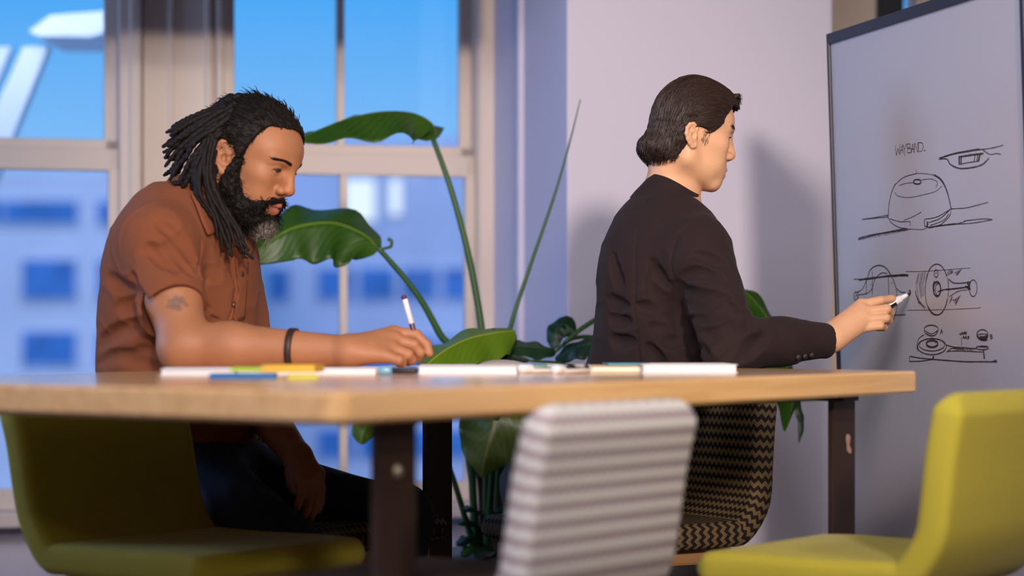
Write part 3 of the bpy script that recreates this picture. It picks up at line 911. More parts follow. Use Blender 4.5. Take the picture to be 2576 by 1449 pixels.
    def mesh(s, lo, hi, h):
        lo, hi = np.array(lo, float), np.array(hi, float)
        n = np.maximum(((hi - lo) / h).astype(int) + 1, 4)
        ax = [(lo[i] + np.arange(n[i]) * h).astype(np.float32) for i in range(3)]
        D = np.full(n, 1.0, np.float32)
        for op, f, l, u, k in s.ops:
            if op == 'd':
                idx = np.nonzero(np.abs(D) < .02)
                D[idx] += f(ax[0][idx[0]], ax[1][idx[1]], ax[2][idx[2]]).astype(np.float32)
                continue
            m = k + 3 * h if op == 'u' else k + 2 * h
            a = np.clip(np.floor((l - m - lo) / h).astype(int), 0, n)
            b = np.clip(np.ceil((u + m - lo) / h).astype(int) + 1, 0, n)
            if (b <= a).any(): continue
            sl = tuple(slice(a[i], b[i]) for i in range(3))
            p = f(ax[0][sl[0]][:, None, None], ax[1][sl[1]][None, :, None], ax[2][sl[2]][None, None, :])
            D[sl] = s._mix(op, D[sl], p, max(k, 1e-5))
        neg = D < 0
        c = neg[:-1, :-1, :-1].astype(np.int8)
        cnt = np.zeros(c.shape, np.int8)
        for i in (0, 1):
            for j in (0, 1):
                for k in (0, 1):
                    cnt += neg[i:n[0] - 1 + i, j:n[1] - 1 + j, k:n[2] - 1 + k]
        act = np.nonzero((cnt > 0) & (cnt < 8))
        N = len(act[0])
        idm = np.full(cnt.shape, -1, np.int32); idm[act] = np.arange(N)
        acc = np.zeros((N, 3), np.float32); w = np.zeros(N, np.float32)
        ci, cj, ck = act
        corner = {}
        for i in (0, 1):
            for j in (0, 1):
                for k in (0, 1):
                    corner[i, j, k] = D[ci + i, cj + j, ck + k]
        for a in corner:
            for d in range(3):
                if a[d] == 0:
                    b = tuple(1 if q == d else a[q] for q in range(3))
                    va, vb = corner[a], corner[b]
                    m = (va < 0) != (vb < 0)
                    t = np.where(m, va / np.where(m, va - vb, 1), 0)
                    for q in range(3):
                        acc[:, q] += np.where(m, a[q] + (t if q == d else 0), 0)
                    w += m
        V = (np.stack(act, 1) + acc / np.maximum(w, 1)[:, None]) * h + lo
        Q = []
        for d in range(3):
            e, g = [q for q in range(3) if q != d]
            s0 = [slice(None)] * 3; s1 = [slice(None)] * 3
            s0[d] = slice(0, -1); s1[d] = slice(1, None)
            n0, n1 = neg[tuple(s0)], neg[tuple(s1)]
            ch = np.array(np.nonzero(n0 != n1))
            ok = (ch[e] > 0) & (ch[g] > 0) & (ch[e] < n[e] - 1) & (ch[g] < n[g] - 1)
            ch = ch[:, ok]
            flip = n0[tuple(ch)]
            def cid(de, dg):
                q = ch.copy(); q[e] -= de; q[g] -= dg
                return idm[tuple(q)]
            quad = np.stack([cid(1, 1), cid(0, 1), cid(0, 0), cid(1, 0)], 1)
            if d == 1: flip = ~flip
            quad[~flip] = quad[~flip][:, ::-1]
            Q.append(quad)
        Q = np.concatenate(Q)
        Q = Q[(Q >= 0).all(1)]
        return V, Q

def join_meshes(parts):
    V, Q, b = [], [], 0
    for v, q in parts:
        V.append(v); Q.append(q + b); b += len(v)
    return np.concatenate(V), np.concatenate(Q)

def sdf_obj(name, parts, mat, parent=None, color=None):
    v, q = join_meshes(parts) if isinstance(parts, list) else parts
    me = np_mesh(name, v, q, 4)
    if color is not None:
        c = np.ones((len(v), 4), np.float32); c[:, :3] = color(v)
        a = me.color_attributes.new('Col', 'FLOAT_COLOR', 'POINT')
        a.data.foreach_set('color', c.ravel())
    return link_mesh(name, me, mat, parent, True)

def hair_obj(name, paths, radii, mat, parent, sides=4, color=None):
    o = tube_obj(name, paths, radii, mat, parent, sides)
    if color is not None:
        me = o.data
        v = np.empty(len(me.vertices) * 3, np.float32); me.vertices.foreach_get('co', v); v = v.reshape(-1, 3)
        c = np.ones((len(v), 4), np.float32); c[:, :3] = color(v)
        a = me.color_attributes.new('Col', 'FLOAT_COLOR', 'POINT'); a.data.foreach_set('color', c.ravel())
    return o

def sm(a, b, x):
    t = np.clip((x - a) / (b - a), 0, 1)
    return t * t * (3 - 2 * t)

def mixc(c, col, m):
    return c * (1 - m[:, None]) + np.array(col)[None, :] * m[:, None]

def rotm(axis, deg):
    return np.array(Matrix.Rotation(math.radians(deg), 3, axis))

def head_field(F, H, nose_w=1.0, lips=1.0, slit=(.0215, .0030), jaw=1.0, brow=1.0, nose_l=1.0, es=1.0, back=0.0, cz=0.0):
    """adult head in frame H: origin between the ear canals, x to the face, y to his left, z up"""
    e = dict(fr=H)
    F.ell((-.006 + back, 0, .046), (.098 - back, .076, .083), .01, **e)
    F.ell((.046, 0, .050), (.051, .061, .049), .03, **e)
    F.ell((.034, 0, -.008), (.058, .060, .066), .025, **e)
    F.ell((.024, 0, -.055 + cz), (.052, .047 * jaw, .036), .03, **e)
    F.ell((.083, 0, -.089 + cz), (.0145, .0185, .0165), .022, **e)
    for s in (1, -1):
        F.rc((-.006, s * .057, -.006), (-.003, s * .054 * jaw, -.048 + cz * .6), .016, .016, .02, **e)
        F.rc((-.003, s * .054 * jaw, -.048 + cz * .6), (.072, s * .017, -.090 + cz), .0165, .0145, .022, **e)
        F.ell((.060, s * .045, .000), (.024, .018, .017), .02, **e)
        F.rc((.0925, s * .010, .040), (.074, s * .046, .039), .0085 * brow, .0075 * brow, .012, **e)
        F.ell((.103, s * .033, .0225), (.0185, .0185, .0105), .011, op='s', **e)
        F.ell((.0765, s * .0325, .0225), (.0148, .0150, .0142), .005, **e)
    for s in (1, -1):
        F.ell((.062, s * .033, -.034), (.024, .019, .030), .022, **e)
    F.ell((.080, 0, -.047), (.0235, .032, .029), .018, **e)
    F.rc((.096, 0, .034), (.1125 * nose_l, 0, -.005), .0072, .0098, .012, **e)
    F.ell((.1120 * nose_l, 0, -.0095), (.0125, .0112 * nose_w, .0098), .006, **e)
    F.rc((.098, 0, -.026), (.110, 0, -.016), .005, .005, .006, **e)
    for s in (1, -1):
        F.ell((.1015, s * .0132 * nose_w, -.0145), (.0115, .0072 * nose_w, .0085), .005, **e)
        F.ell((.1065, s * .0068 * nose_w, -.0222), (.0068, .0036 * nose_w, .0038), .003, op='s', **e)
    # lips
    F.rc((.0915, .0215, -.0510), (.1015, 0, -.0450), .0042 * lips, .0058 * lips, .006, **e)
    F.rc((.0915, -.0215, -.0510), (.1015, 0, -.0450), .0042 * lips, .0058 * lips, .006, **e)
    F.rc((.0900, .0200, -.0530), (.0985, 0, -.0575), .0042 * lips, .0066 * lips, .006, **e)
    F.rc((.0900, -.0200, -.0530), (.0985, 0, -.0575), .0042 * lips, .0066 * lips, .006, **e)
    for s in (1, -1):
        F.rc((.0935, s * .0245, -.0520), (.1080, 0, -.0508), .0016, .0022, .003, op='s', **e)
        # eyelid slit
        zc, hh = slit
        F.chain([(.0838, s * .0212, zc - .0012), (.0886, s * .0268, zc), (.0904, s * .0325, zc + .0004), (.0886, s * .0385, zc + .0002), (.0832, s * .0448, zc - .0010)],
                [hh * .45, hh * .92, hh, hh * .9, hh * .45], .0012, op='s', **e)
    # ears
    for s in (1, -1):
        q = np.array([(0, 0, .0305), (-.011, 0, .0290), (-.0200, 0, .0195), (-.0230, 0, .004), (-.0185, 0, -.010), (-.0115, 0, -.021), (-.004, 0, -.030), (.0035, 0, -.029), (.0065, 0, -.018)])
        front = np.array([(0, 0, .0305), (.009, 0, .027), (.0125, 0, .017), (.007, 0, .006)])
        a = math.radians(14)
        def ep(p):
            x, z = p[0] * math.cos(a) - p[2] * math.sin(a), p[0] * math.sin(a) + p[2] * math.cos(a)
            return (x * es - .006, s * (.0785 - x * es * .42 - (p[1] if len(p) > 1 else 0)), z * es + .004)
        E3 = lambda *r: tuple(v * es for v in r)
        F.ell(ep((-.006, 0, 0)), E3(.0175, .0046, .0285), .006, rot=rotm('Z', -s * 22) @ rotm('Y', -14), **e)
        F.ell(ep((-.001, -.005, -.003)), E3(.0070, .007, .0095), .004, op='s', **e)
        F.ell(ep((-.007, -.005, .013)), E3(.008, .0045, .0065), .004, op='s', **e)
        F.chain([ep(p) for p in q], [v * es for v in [.0036, .0038, .0042, .0042, .0040, .0042, .0052, .0050, .0038]], .004, **e)
        F.chain([ep(p) for p in front], [.0036, .0034, .0032, .0028], .003, **e)
        F.chain([ep((-.013, 0, .004)), ep((-.010, 0, -.010)), ep((-.002, 0, -.016))], [.003, .0032, .003], .004, **e)
        F.ell(ep((.006, 0, -.004)), (.004, .005, .006), .004, **e)

def face_color(H, base, lip, brow_c=None, red=(.36, .14, .09)):
    base = np.array(base[:3]); lip = np.array(lip[:3])
    def f(v):
        p = H.l(v)
        c = np.tile(base, (len(v), 1))
        ay = np.abs(p[:, 1])
        d = ((p[:, 0] - .1) / .016) ** 2 + (ay / .026) ** 2 + ((p[:, 2] + .0508) / .0125) ** 2
        c = mixc(c, lip, (1 - sm(.55, 1.15, d)) * .85)
        # warmer ears, nose tip and cheeks
        d = ((p[:, 0] - .112) / .014) ** 2 + (ay / .02) ** 2 + ((p[:, 2] + .012) / .014) ** 2
        c = mixc(c, c.mean(0) * np.array([1.1, .88, .85]), (1 - sm(.2, 1.5, d)) * .5)
        # eyelid margins and lashes
        d = ((p[:, 0] - .09) / .02) ** 2 + ((ay - .033) / .0155) ** 2 + ((p[:, 2] - .0215) / .0062) ** 2
        c = mixc(c, base * .45, (1 - sm(.35, 1.2, d)) * .75)
        return c
    return f

def eyeballs(H, parent, gaze, iris, slit, lash):
    """two eyeballs, iris and pupil turned to the gaze direction (frame H)"""
    M_W = material('eye_white', rgb(176, 166, 158), 0.2, coat=.4)
    M_I = material('eye_iris', iris, 0.15, coat=.6)
    g = np.array(gaze, float); g /= np.linalg.norm(g)
    for s in (1, -1):
        bm = bmesh.new()
        bmesh.ops.create_uvsphere(bm, u_segments=28, v_segments=20, radius=.0126 * H.s)
        me_c = H.w((.0770, s * .0325, .0225))
        zg = H.R @ g
        M = Vector(zg).to_track_quat('Z', 'Y').to_matrix().to_4x4()
        M.translation = Vector(me_c)
        for f in bm.faces:
            f.material_index = 1 if f.calc_center_median().z > .0126 * H.s * .885 else 0
        bmesh.ops.transform(bm, matrix=M, verts=bm.verts[:])
        o = bm_obj('eye', bm, M_W, parent, True)
        o.data.materials.append(M_I)
        zc, hh = slit
        up_ = [H.w(q) for q in ((.0846, s * .0205, zc + hh * .2), (.0905, s * .0265, zc + hh * .9), (.0922, s * .0325, zc + hh * 1.05), (.0905, s * .0390, zc + hh * .9), (.0850, s * .0455, zc + hh * .1))]
        tube_obj('eyelash', [smooth_path(up_, 16)], [np.array([.0003] + [.0011] * 14 + [.0004])], lash, parent, 6)

def strands_on(F, roots, flow, n, length, r0, lift=0.0, jitter=.0, curl=0.0, end_r=.3):
    """short hairs that start on a surface and follow a flow direction"""
    roots = F.project(roots, 0.0, 3)
    nrm = F.grad(roots)
    fl = flow - nrm * (flow * nrm).sum(-1, keepdims=True)
    fl = fl / (np.linalg.norm(fl, axis=-1, keepdims=True) + 1e-9)
    fl = fl + RN.normal(0, jitter, fl.shape)
    side = np.cross(nrm, fl)
    t = np.linspace(0, 1, n)
    P_, Rr = [], []
    for i in range(len(roots)):
        L_ = length * RN.uniform(.7, 1.25)
        ph = RN.uniform(0, 6.28)
        pp = roots[i] + np.outer(t * L_, fl[i]) + np.outer(lift * np.sin(t * np.pi * .6) * L_, nrm[i])
        if curl > 0:
            pp = pp + np.outer(curl * np.sin(t * 7 + ph), side[i]) + np.outer(curl * np.cos(t * 7 + ph) , nrm[i])
        P_.append(pp); Rr.append(r0 * (1 - (1 - end_r) * t))
    return P_, Rr
# ------------------------------------------------------------------ the man in the brown shirt
def man_brown():
    SK = rgb(172, 116, 82)
    M_SKIN = material('brown_skin', SK, 0.52, spec=.38, attr='Col', var=.10, var_scale=22, bump=.12, bump_scale=420, sss=.08, sss_col=(1, .35, .2))
    M_HAIR = material('black_hair', rgb(34, 26, 24), 0.65, spec=.25, attr='Col', bump=.35, bump_scale=500)
    M_HAIR_D = material('dark_lash', rgb(28, 20, 18), 0.6)
    M_SHIRT = material('rust_cotton', rgb(132, 78, 54), 0.9, spec=.12, var=.06, var_scale=10, bump=.22, bump_scale=700, sheen=.03)
    M_JEAN = material('dark_denim', rgb(44, 52, 64), 0.85, spec=.2, var=.25, var_scale=12, bump=.3, bump_scale=500)
    M_BAND = material('brown_leather_band', rgb(58, 34, 30), 0.5)
    M_BUT = material('shirt_button', rgb(82, 42, 26), 0.4)
    M_SHOE = material('dark_leather', rgb(40, 34, 32), 0.5)
    YB = 4.52
    phi, th, roll = math.radians(24), math.radians(25), math.radians(3)
    fx = np.array((math.cos(phi), -math.sin(phi), 0)); up = np.array((0, 0, 1.0))
    x = fx * math.cos(th) - up * math.sin(th)
    lf = np.cross(up, fx)
    z = np.cross(x, lf) * math.cos(roll) + lf * math.sin(roll)
    hc = P(621, 414, YB)
    H = Frame(hc, x, z, .985)
    Fd = np.array((.85, -.53, 0)); Fd /= np.linalg.norm(Fd)      # chest direction
    Sd = np.array((-Fd[1], Fd[0], 0))                            # his left
    rootp = Vector((P(455, 1300, 4.56).x, 4.56, 0))
    person = empty('person', rootp, 'bearded man with dreadlocks in a rust brown shirt, seated and writing at the table', 'person')

    # --- skin: one continuous body
    B = Field(); SLIT = (.0198, .0040)
    head_field(B, H, nose_w=1.22, lips=1.22, slit=SLIT, jaw=1.06, brow=1.1, nose_l=.985)
    nb = np.array(P(498, 545, 4.53))                                 # base of the neck
    B.rc(H.w((-.030, 0, -.030)), nb, .056, .064, .03)
    # torso under the shirt
    T = Frame(P(455, 720, YB), Fd, (0.06, -.03, 1))
    B.ell((0, 0, .02), (.105, .165, .19), .04, T)
    B.ell(T.l(P(452, 960, 4.54)), (.11, .155, .20), .06, T)
    rs, re, rw = np.array(P(398, 612, 4.37)), np.array(P(468, 872, 4.27)), np.array(P(880, 884, 4.21))
    ls, le, lw = np.array(P(560, 640, 4.68)), np.array(P(626, 985, 4.60)), np.array(P(748, 1150, 4.47))
    B.rc(nb, rs, .058, .056, .05).rc(nb, ls, .058, .056, .05)
    m = rs * .45 + re * .55
    B.rc(rs, m, .044, .0505, .03).rc(m, re, .0505, .046, .02)
    f1 = re * .72 + rw * .28
    B.rc(re, f1, .046, .046, .02).rc(f1, rw, .046, .0275, .02)
    B.ell(re + np.array((.0, .0, -.004)), (.05, .05, .045), .02)
    B.rc(ls, le, .055, .046, .03).rc(le, lw, .046, .028, .02)
    # right hand with the pen, seen from the little finger side
    h = .012
    mcp = [P(990, 838, 4.262), P(992, 856, 4.240), P(985, 878, 4.215), P(966, 895, 4.192)]
    mcp = [np.array(v) for v in mcp]
    for j, (v, ra, rb) in enumerate(zip(mcp, (.021, .0225, .022, .019), (.0150, .0155, .0150, .0135))):
        B.rc(rw + np.array((0, (.012, .004, -.006, -.012)[j], (.006, .004, 0, -.006)[j])), v, ra, rb, .016)
    fingers = [
        [(1046, 842, 4.262), (1073, 868, 4.258), (1080, 889, 4.252)],
        [(1040, 868, 4.240), (1056, 888, 4.243), (1053, 901, 4.250)],
        [(1026, 892, 4.212), (1036, 905, 4.222), (1026, 911, 4.235)],
        [(1002, 906, 4.188), (1012, 912, 4.200), (1003, 914, 4.214)]]
    for v, pts, r in zip(mcp, fingers, (.0105, .0108, .0102, .0092)):
        ps = [v] + [np.array(P(*q)) for q in pts]
        B.chain(ps, [r * 1.25, r * 1.02, r * .88, r * .76], .005, kj=.003)
    th_ = [rw + np.array((.012, .014, -.004)), np.array(P(960, 878, 4.285)), np.array(P(1020, 880, 4.298)), np.array(P(1062, 890, 4.278))]
    B.chain(th_, [.020, .0155, .0118, .0085], .012, kj=.004)
    # left hand hanging between the knees
    lm = [np.array(P(x, y, Y)) for x, y, Y in ((800, 1192, 4.455), (790, 1205, 4.435), (775, 1212, 4.42), (760, 1212, 4.405))]
    for v in lm:
        B.rc(lw, v, .023, .0145, .014)
    lfing = [[(806, 1232, 4.45), (806, 1262, 4.44), (800, 1284, 4.43)], [(793, 1248, 4.43), (790, 1280, 4.42), (783, 1302, 4.41)],
             [(776, 1252, 4.41), (772, 1280, 4.40), (766, 1298, 4.395)], [(758, 1244, 4.395), (752, 1264, 4.39), (748, 1278, 4.385)]]
    for v, pts, r in zip(lm, lfing, (.0102, .0105, .010, .0088)):
        B.chain([v] + [np.array(P(*q)) for q in pts], [r * 1.25, r, r * .88, r * .75], .005, kj=.003)
    B.chain([lw, np.array(P(735, 1192, 4.43)), np.array(P(736, 1218, 4.42)), np.array(P(745, 1240, 4.41))], [.019, .0145, .0115, .0085], .012, kj=.004)

    SKL = np.array(SK[:3])
    fc = face_color(H, SK, rgb(168, 98, 88))
    tat = B.ray(447, 752, 4.1, 4.6)
    tats = [(446, 762, 15), (436, 772, 11), (430, 758, 9), (458, 754, 11), (468, 766, 9), (450, 776, 10), (442, 750, 10), (424, 770, 7)]
    tps = [(B.ray(a, b, 4.1, 4.7), r / 1300.) for a, b, r in tats]
    def skin_col(v):
        c = fc(v)
        for p_, r in tps:
            if p_ is not None:
                d = np.linalg.norm(v - p_, axis=1)
                c = mixc(c, np.array((.085, .06, .05)), (1 - sm(r * .5, r * 1.1, d)) * .55)
        p = H.l(v)
        # shaven shadow under the beard and at the hairline
        return c
    hl, hh_ = H.o - .155, H.o + .155
    body = [B.mesh(hl, hh_, .0019),
            B.mesh(np.array(P(840, 940, 4.27)) + (0, -.15, 0), np.array(P(1110, 800, 4.27)) + (0, .08, 0), .0019),
            B.mesh(np.array((P(340, 0, 4.3).x, 4.10, .64)), np.array((P(862, 0, 4.27).x, 4.62, P(0, 560, 4.4).z)), .0040),
            B.mesh(np.array((P(560, 0, 4.6).x, 4.32, .40)), np.array((P(830, 0, 4.45).x, 4.72, .655)), .0036)]
    sdf_obj('body', body, M_SKIN, person, skin_col)
    eyeballs(H, person, (.80, -.02, -.36), rgb(40, 22, 14), SLIT, M_HAIR_D)

    # --- scalp hair
    HR = Field()
    def cap_fn(pad):
        def f(x_, y_, z_):
            sh = np.broadcast(x_, y_, z_).shape
            q = H.l(np.stack([np.broadcast_to(a, sh) for a in (x_, y_, z_)], -1))
            X, Y, Z = q[..., 0], q[..., 1], q[..., 2]
            r = (.098 + pad, .076 + pad, .083 + pad)
            a = (X + .006) / r[0], Y / r[1], (Z - .046) / r[2]
            k0 = np.sqrt(a[0] ** 2 + a[1] ** 2 + a[2] ** 2) + 1e-9
            k1 = np.sqrt((a[0] / r[0]) ** 2 + (a[1] / r[1]) ** 2 + (a[2] / r[2]) ** 2) + 1e-9
            d = k0 * (k0 - 1) / k1
            zl = np.interp(X, [-.09, -.05, -.028, -.016, .002, .020, .028, .034, .039, .046, .075, .11], [-.055, -.050, -.03, .030, .036, .010, .040, .064, .085, .099, .106, .107])
            zl = zl - .030 * sm(.015, .06, Y) * (X > .03)
            cut = (zl - Z) * .75
            d = np.maximum(d, cut)
            nz_ = vnoise(x_ * 190, y_ * 190, z_ * 190) * .0035 + vnoise(x_ * 75, y_ * 75, z_ * 75) * .004
            return (d + nz_) * H.s
        return f
    HR.fn(cap_fn(.0115), hl, hh_, .004, 'u')
    # sideburns and beard
    BD = Field(); e = dict(fr=H)
    for s in (1, -1):
        BD.chain([(.020, s * .069, .030), (.016, s * .067, .004), (.012, s * .062, -.030)], [.0075, .0085, .012], .01, **e)
        BD.chain([(.010, s * .060, -.026), (.018, s * .056, -.052), (.048, s * .040, -.076), (.078, s * .014, -.092)], [.0160, .0200, .0195, .0180], .02, **e)
        BD.rc((.066, s * .040, -.060), (.050, s * .045, -.070), .011, .016, .02, **e)
        BD.chain([(.1040, s * .000, -.0335), (.0965, s * .020, -.0380), (.084, s * .0345, -.052), (.078, s * .030, -.080)], [.0042, .0046, .0078, .0115], .010, **e)
    BD.ell((.088, 0, -.093), (.022, .025, .023), .02, **e)
    BD.ell((.050, 0, -.086), (.042, .040, .018), .03, **e)
    BD.ell((.110, 0, -.0515), (.026, .0245, .0135), .005, op='s', **e)
    def fuzz(a, b, c):
        q = H.l(np.stack([a, b, c], -1))
        k = 1 - .8 * ((q[..., 0] > .080) & (q[..., 2] > -.050))
        return k * (vnoise(a * 160, b * 160, c * 160) * .006 + vnoise(a * 320, b * 320, c * 320) * .003)
    BD.fn(fuzz, (0, 0, 0), (0, 0, 0), 0, 'd')
    dk = np.array(rgb(23, 17, 16)[:3]); gr = np.array(rgb(172, 162, 156)[:3])
    def beard_col(v):
        p = H.l(v)
        d = ((p[:, 0] - .098) / .030) ** 2 + (p[:, 1] / .036) ** 2 + ((p[:, 2] + .108) / .034) ** 2
        m = (1 - sm(.25, 1.25, d)) * np.clip(.75 + 1.6 * vnoise(v[:, 0] * 210, v[:, 1] * 210, v[:, 2] * 210), 0, 1)
        return mixc(np.tile(dk, (len(v), 1)), gr, m * .95)
    hcol_ = lambda v: np.tile(dk, (len(v), 1))
    beard = BD.mesh(hl, hh_, .0022)
    bo = sdf_obj('beard', beard, M_HAIR, person, beard_col)
    sel = RN.choice(len(beard[0]), 3600, replace=False)
    rt = beard[0][sel]
    q_ = H.l(rt); rt = rt[~((np.abs(q_[:, 1]) < .026) & (q_[:, 0] > .085) & (q_[:, 2] > -.068))]
    q_ = H.l(rt); rt = rt[~((q_[:, 0] < .014) & (q_[:, 2] > -.030))]
    flow = np.tile(H.R @ np.array((.35, 0, -.94)), (len(rt), 1))
    Pp, Rr = strands_on(BD, rt, flow, 6, .011, .00075, lift=.35, jitter=.55, curl=.0014)
    hair_obj('beard_strands', Pp, Rr, M_HAIR, bo, 3, beard_col)['kind'] = 'stuff'
    rts = [H.w((.106 - 12 * y_ * y_, y_, -.0325 - .28 * abs(y_) + R.uniform(-.004, .002))) for y_ in RN.uniform(-.030, .030, 420)]
    fl = np.array([H.R @ np.array((-.1, math.copysign(.75, H.l(p_)[1]), -.7)) for p_ in rts])
    Pp, Rr = strands_on(BD, np.array(rts), fl, 5, .008, .0006, lift=.18, jitter=.25)
    hair_obj('moustache', Pp, Rr, M_HAIR, bo, 3, hcol_)['kind'] = 'stuff'
    cap = HR.mesh(hl, hh_, .0022)
    hcol = lambda v: np.tile(dk, (len(v), 1))
    ho = sdf_obj('hair', cap, M_HAIR, person, hcol)
    # pulled back strands over the scalp
    c = H.l(cap[0])
    sel = RN.choice(np.nonzero((c[:, 2] > .02))[0], 1500, replace=False)
    rt = cap[0][sel]
    flow = np.tile(H.R @ np.array((-1.0, 0, -.05)), (len(rt), 1))
    Pp, Rr = strands_on(HR, rt, flow, 5, .02, .0011, lift=.10, jitter=.16, curl=.0008)
    hair_obj('scalp_strands', Pp, Rr, M_HAIR, ho, 4, hcol)['kind'] = 'stuff'
    # eyebrows
    PB, RB = [], []
    for s in (1, -1):
        rts = []
        for i in range(170):
            t = R.random()
            rts.append(H.w((.101 - .026 * t * t, s * (.014 + .036 * t), .0405 + .006 * math.sin(t * 2.6) - .004 * t + R.uniform(-.0024, .0024) * (1.1 - .6 * t))))
        fl = np.tile(H.R @ np.array((-.35, s * .9, .1)), (len(rts), 1))
        a, b = strands_on(B, np.array(rts), fl, 4, .0070, .0005, lift=.08, jitter=.10)
        PB += a; RB += b
    hair_obj('eyebrow', PB, RB, M_HAIR, person, 3, hcol)

    # --- shirt
    S = Field()
    S.ell((0, 0, .0), (.128, .188, .215), .05, T)
    bel = T.l(P(446, 945, 4.54))
    S.ell(bel, (.135, .172, .20), .08, T)
    S.ell(T.l(P(452, 1075, 4.55)), (.135, .168, .10), .06, T)
    S.rc(nb + np.array((-.012, 0, -.022)), rs + np.array((-.004, 0, .002)), .064, .066, .05)
    S.rc(nb + np.array((-.012, 0, -.022)), ls, .064, .064, .05)
    sd = (re - rs) / np.linalg.norm(re - rs)
    cuff = np.array(P(444, 780, 4.300))
    S.rc(rs, cuff + sd * .05 + np.array((-.010, 0, 0)), .0665, .0655, .035)
    S.rc(ls, ls * .35 + le * .65, .064, .066, .035)
    # hem plane of the right sleeve, hollow cuff
    hn = sd + np.array((.20, -.45, .0)); hn /= np.linalg.norm(hn)
    lo_c, hi_c = cuff - .11, cuff + .12
    # fine wrinkles
    def wr(a, b, c_):
        u = a * Fd[0] + b * Fd[1]; v = a * Sd[0] + b * Sd[1]
        n1 = 1 - np.abs(vnoise(u * 16 + c_ * 9, v * 16, c_ * 22 - u * 8)) * 4
        return -.0022 * np.clip(n1, 0, 1) ** 2 + .0035 * vnoise(a * 9, b * 9, c_ * 12)
    S.creases([
        [(368, 622), (392, 636), (413, 653), (441, 674)], [(420, 619), (455, 646), (482, 684)], [(400, 560), (450, 600), (490, 655), (505, 700)],
        [(330, 690), (345, 740), (366, 790)], [(275, 700), (310, 722), (342, 735)],
        [(299, 774), (330, 765), (355, 763)], [(250, 868), (285, 842), (335, 822)],
        [(334, 892), (385, 884), (440, 896)], [(250, 915), (290, 898), (340, 905), (390, 930)], [(340, 820), (370, 808), (395, 812)]], 4.1, 4.8, .0052, .020)
    S.creases([[(413, 508), (368, 519), (330, 545), (310, 580), (303, 625)], [(506, 600), (506, 632), (496, 690)], [(520, 700), (512, 740)]], 4.1, 4.8, .0028, .006)
    S.creases([[(588, 640), (582, 667), (594, 719), (586, 770), (572, 805)]], 4.1, 4.8, .0060, .006)
    S.creases([[(612, 655), (618, 690), (630, 705)], [(520, 768), (530, 782)], [(522, 790), (551, 806)], [(614, 800), (618, 830)]], 4.1, 4.8, .0045, .004)
    S.fn(wr, (0, 0, 0), (0, 0, 0), 0, 'd')
    def cut_sleeve(x_, y_, z_):
        d = -((x_ - cuff[0]) * hn[0] + (y_ - cuff[1]) * hn[1] + (z_ - cuff[2]) * hn[2])
        # only near the arm axis
        ax = rs; dv = re - rs; dd = dv @ dv
        px_, py_, pz_ = x_ - ax[0], y_ - ax[1], z_ - ax[2]
        t = (px_ * dv[0] + py_ * dv[1] + pz_ * dv[2]) / dd
        r = np.sqrt((px_ - t * dv[0]) ** 2 + (py_ - t * dv[1]) ** 2 + (pz_ - t * dv[2]) ** 2)
        return np.maximum(d, r - .079)
    Sarm = Field(); Sarm.ops = list(S.ops)
    # torso without the arm survives the cut: rebuild torso after cutting
    S.fn(cut_sleeve, cuff - .16, cuff + .16, .003, 's')
    S.ell((.0, .012, .0), (.122, .166, .205), .012, T)
    S.ell(bel, (.132, .168, .19), .03, T)
    S.rc(cuff - sd * .004 + np.array((-.007, 0, 0)), cuff + sd * .06 + np.array((-.011, 0, 0)), .0575, .0605, .003, op='s')
    # hollow at the neck and at the hem
    S.rc(nb + np.array((.012, 0, .0)), H.w((-.02, 0, -.03)), .052, .06, .006, op='s')
    S.half(P(470, 1106, 4.5), (-.10, 0.0, -1), (-2, 3, 0), (2, 6, P(0, 1085, 4.5).z), .004)
    slo, shi = np.array((P(215, 0, 4.5).x, 4.22, P(0, 1125, 4.5).z)), np.array((P(690, 0, 4.5).x, 4.84, P(0, 455, 4.5).z))
    sh = sdf_obj('shirt', S.mesh(slo, shi, .0030), M_SHIRT, person)
    # collar leaves, placket edge, pocket flap, buttons
    def patch(name, outline, off, th_, mat, parent, F_=S, y0=4.1, y1=4.9, dy=0.0):
        pts = []
        for x_, y_ in outline:
            p_ = F_.ray(x_, y_, y0, y1)
            pts.append(p_)
        good = [p_[1] for p_ in pts if p_ is not None]
        med = float(np.median(good))
        pts = np.array([p_ if p_ is not None and abs(p_[1] - med) < .10 else np.array(P(x_, y_, med)) for p_, (x_, y_) in zip(pts, outline)])
        cen = pts.mean(0)
        n_ = 5; m_ = len(pts)
        def lay(q):
            q2 = F_.project(q[None], off, 2)[0]
            return q2 if np.linalg.norm(q2 - q) < .02 else q
        bm = bmesh.new()
        fr_, bk_ = [], []
        for i in range(n_ + 1):
            rf, rb_ = [], []
            for p_ in (pts if i else cen[None]):
                q = lay(cen + (p_ - cen) * (i / n_ if i else 0))
                g = F_.grad(q[None])[0]
                rf.append(bm.verts.new(q)); rb_.append(bm.verts.new(q - g * th_))
            fr_.append(rf); bk_.append(rb_)
        for rs_ in (fr_, bk_):
            for j in range(m_):
                bm.faces.new((rs_[0][0], rs_[1][j], rs_[1][(j + 1) % m_]))
            for i in range(1, n_):
                for j in range(m_):
                    bm.faces.new((rs_[i][j], rs_[i + 1][j], rs_[i + 1][(j + 1) % m_], rs_[i][(j + 1) % m_]))
        for j in range(m_):
            bm.faces.new((fr_[-1][j], bk_[-1][j], bk_[-1][(j + 1) % m_], fr_[-1][(j + 1) % m_]))
        return bm_obj(name, bm, mat, parent, True)
    def dense(o_, n=5):
        out = []
        for i in range(len(o_)):
            a, b = o_[i], o_[(i + 1) % len(o_)]
            for t in range(n):
                out.append((a[0] + (b[0] - a[0]) * t / n, a[1] + (b[1] - a[1]) * t / n))
        return out
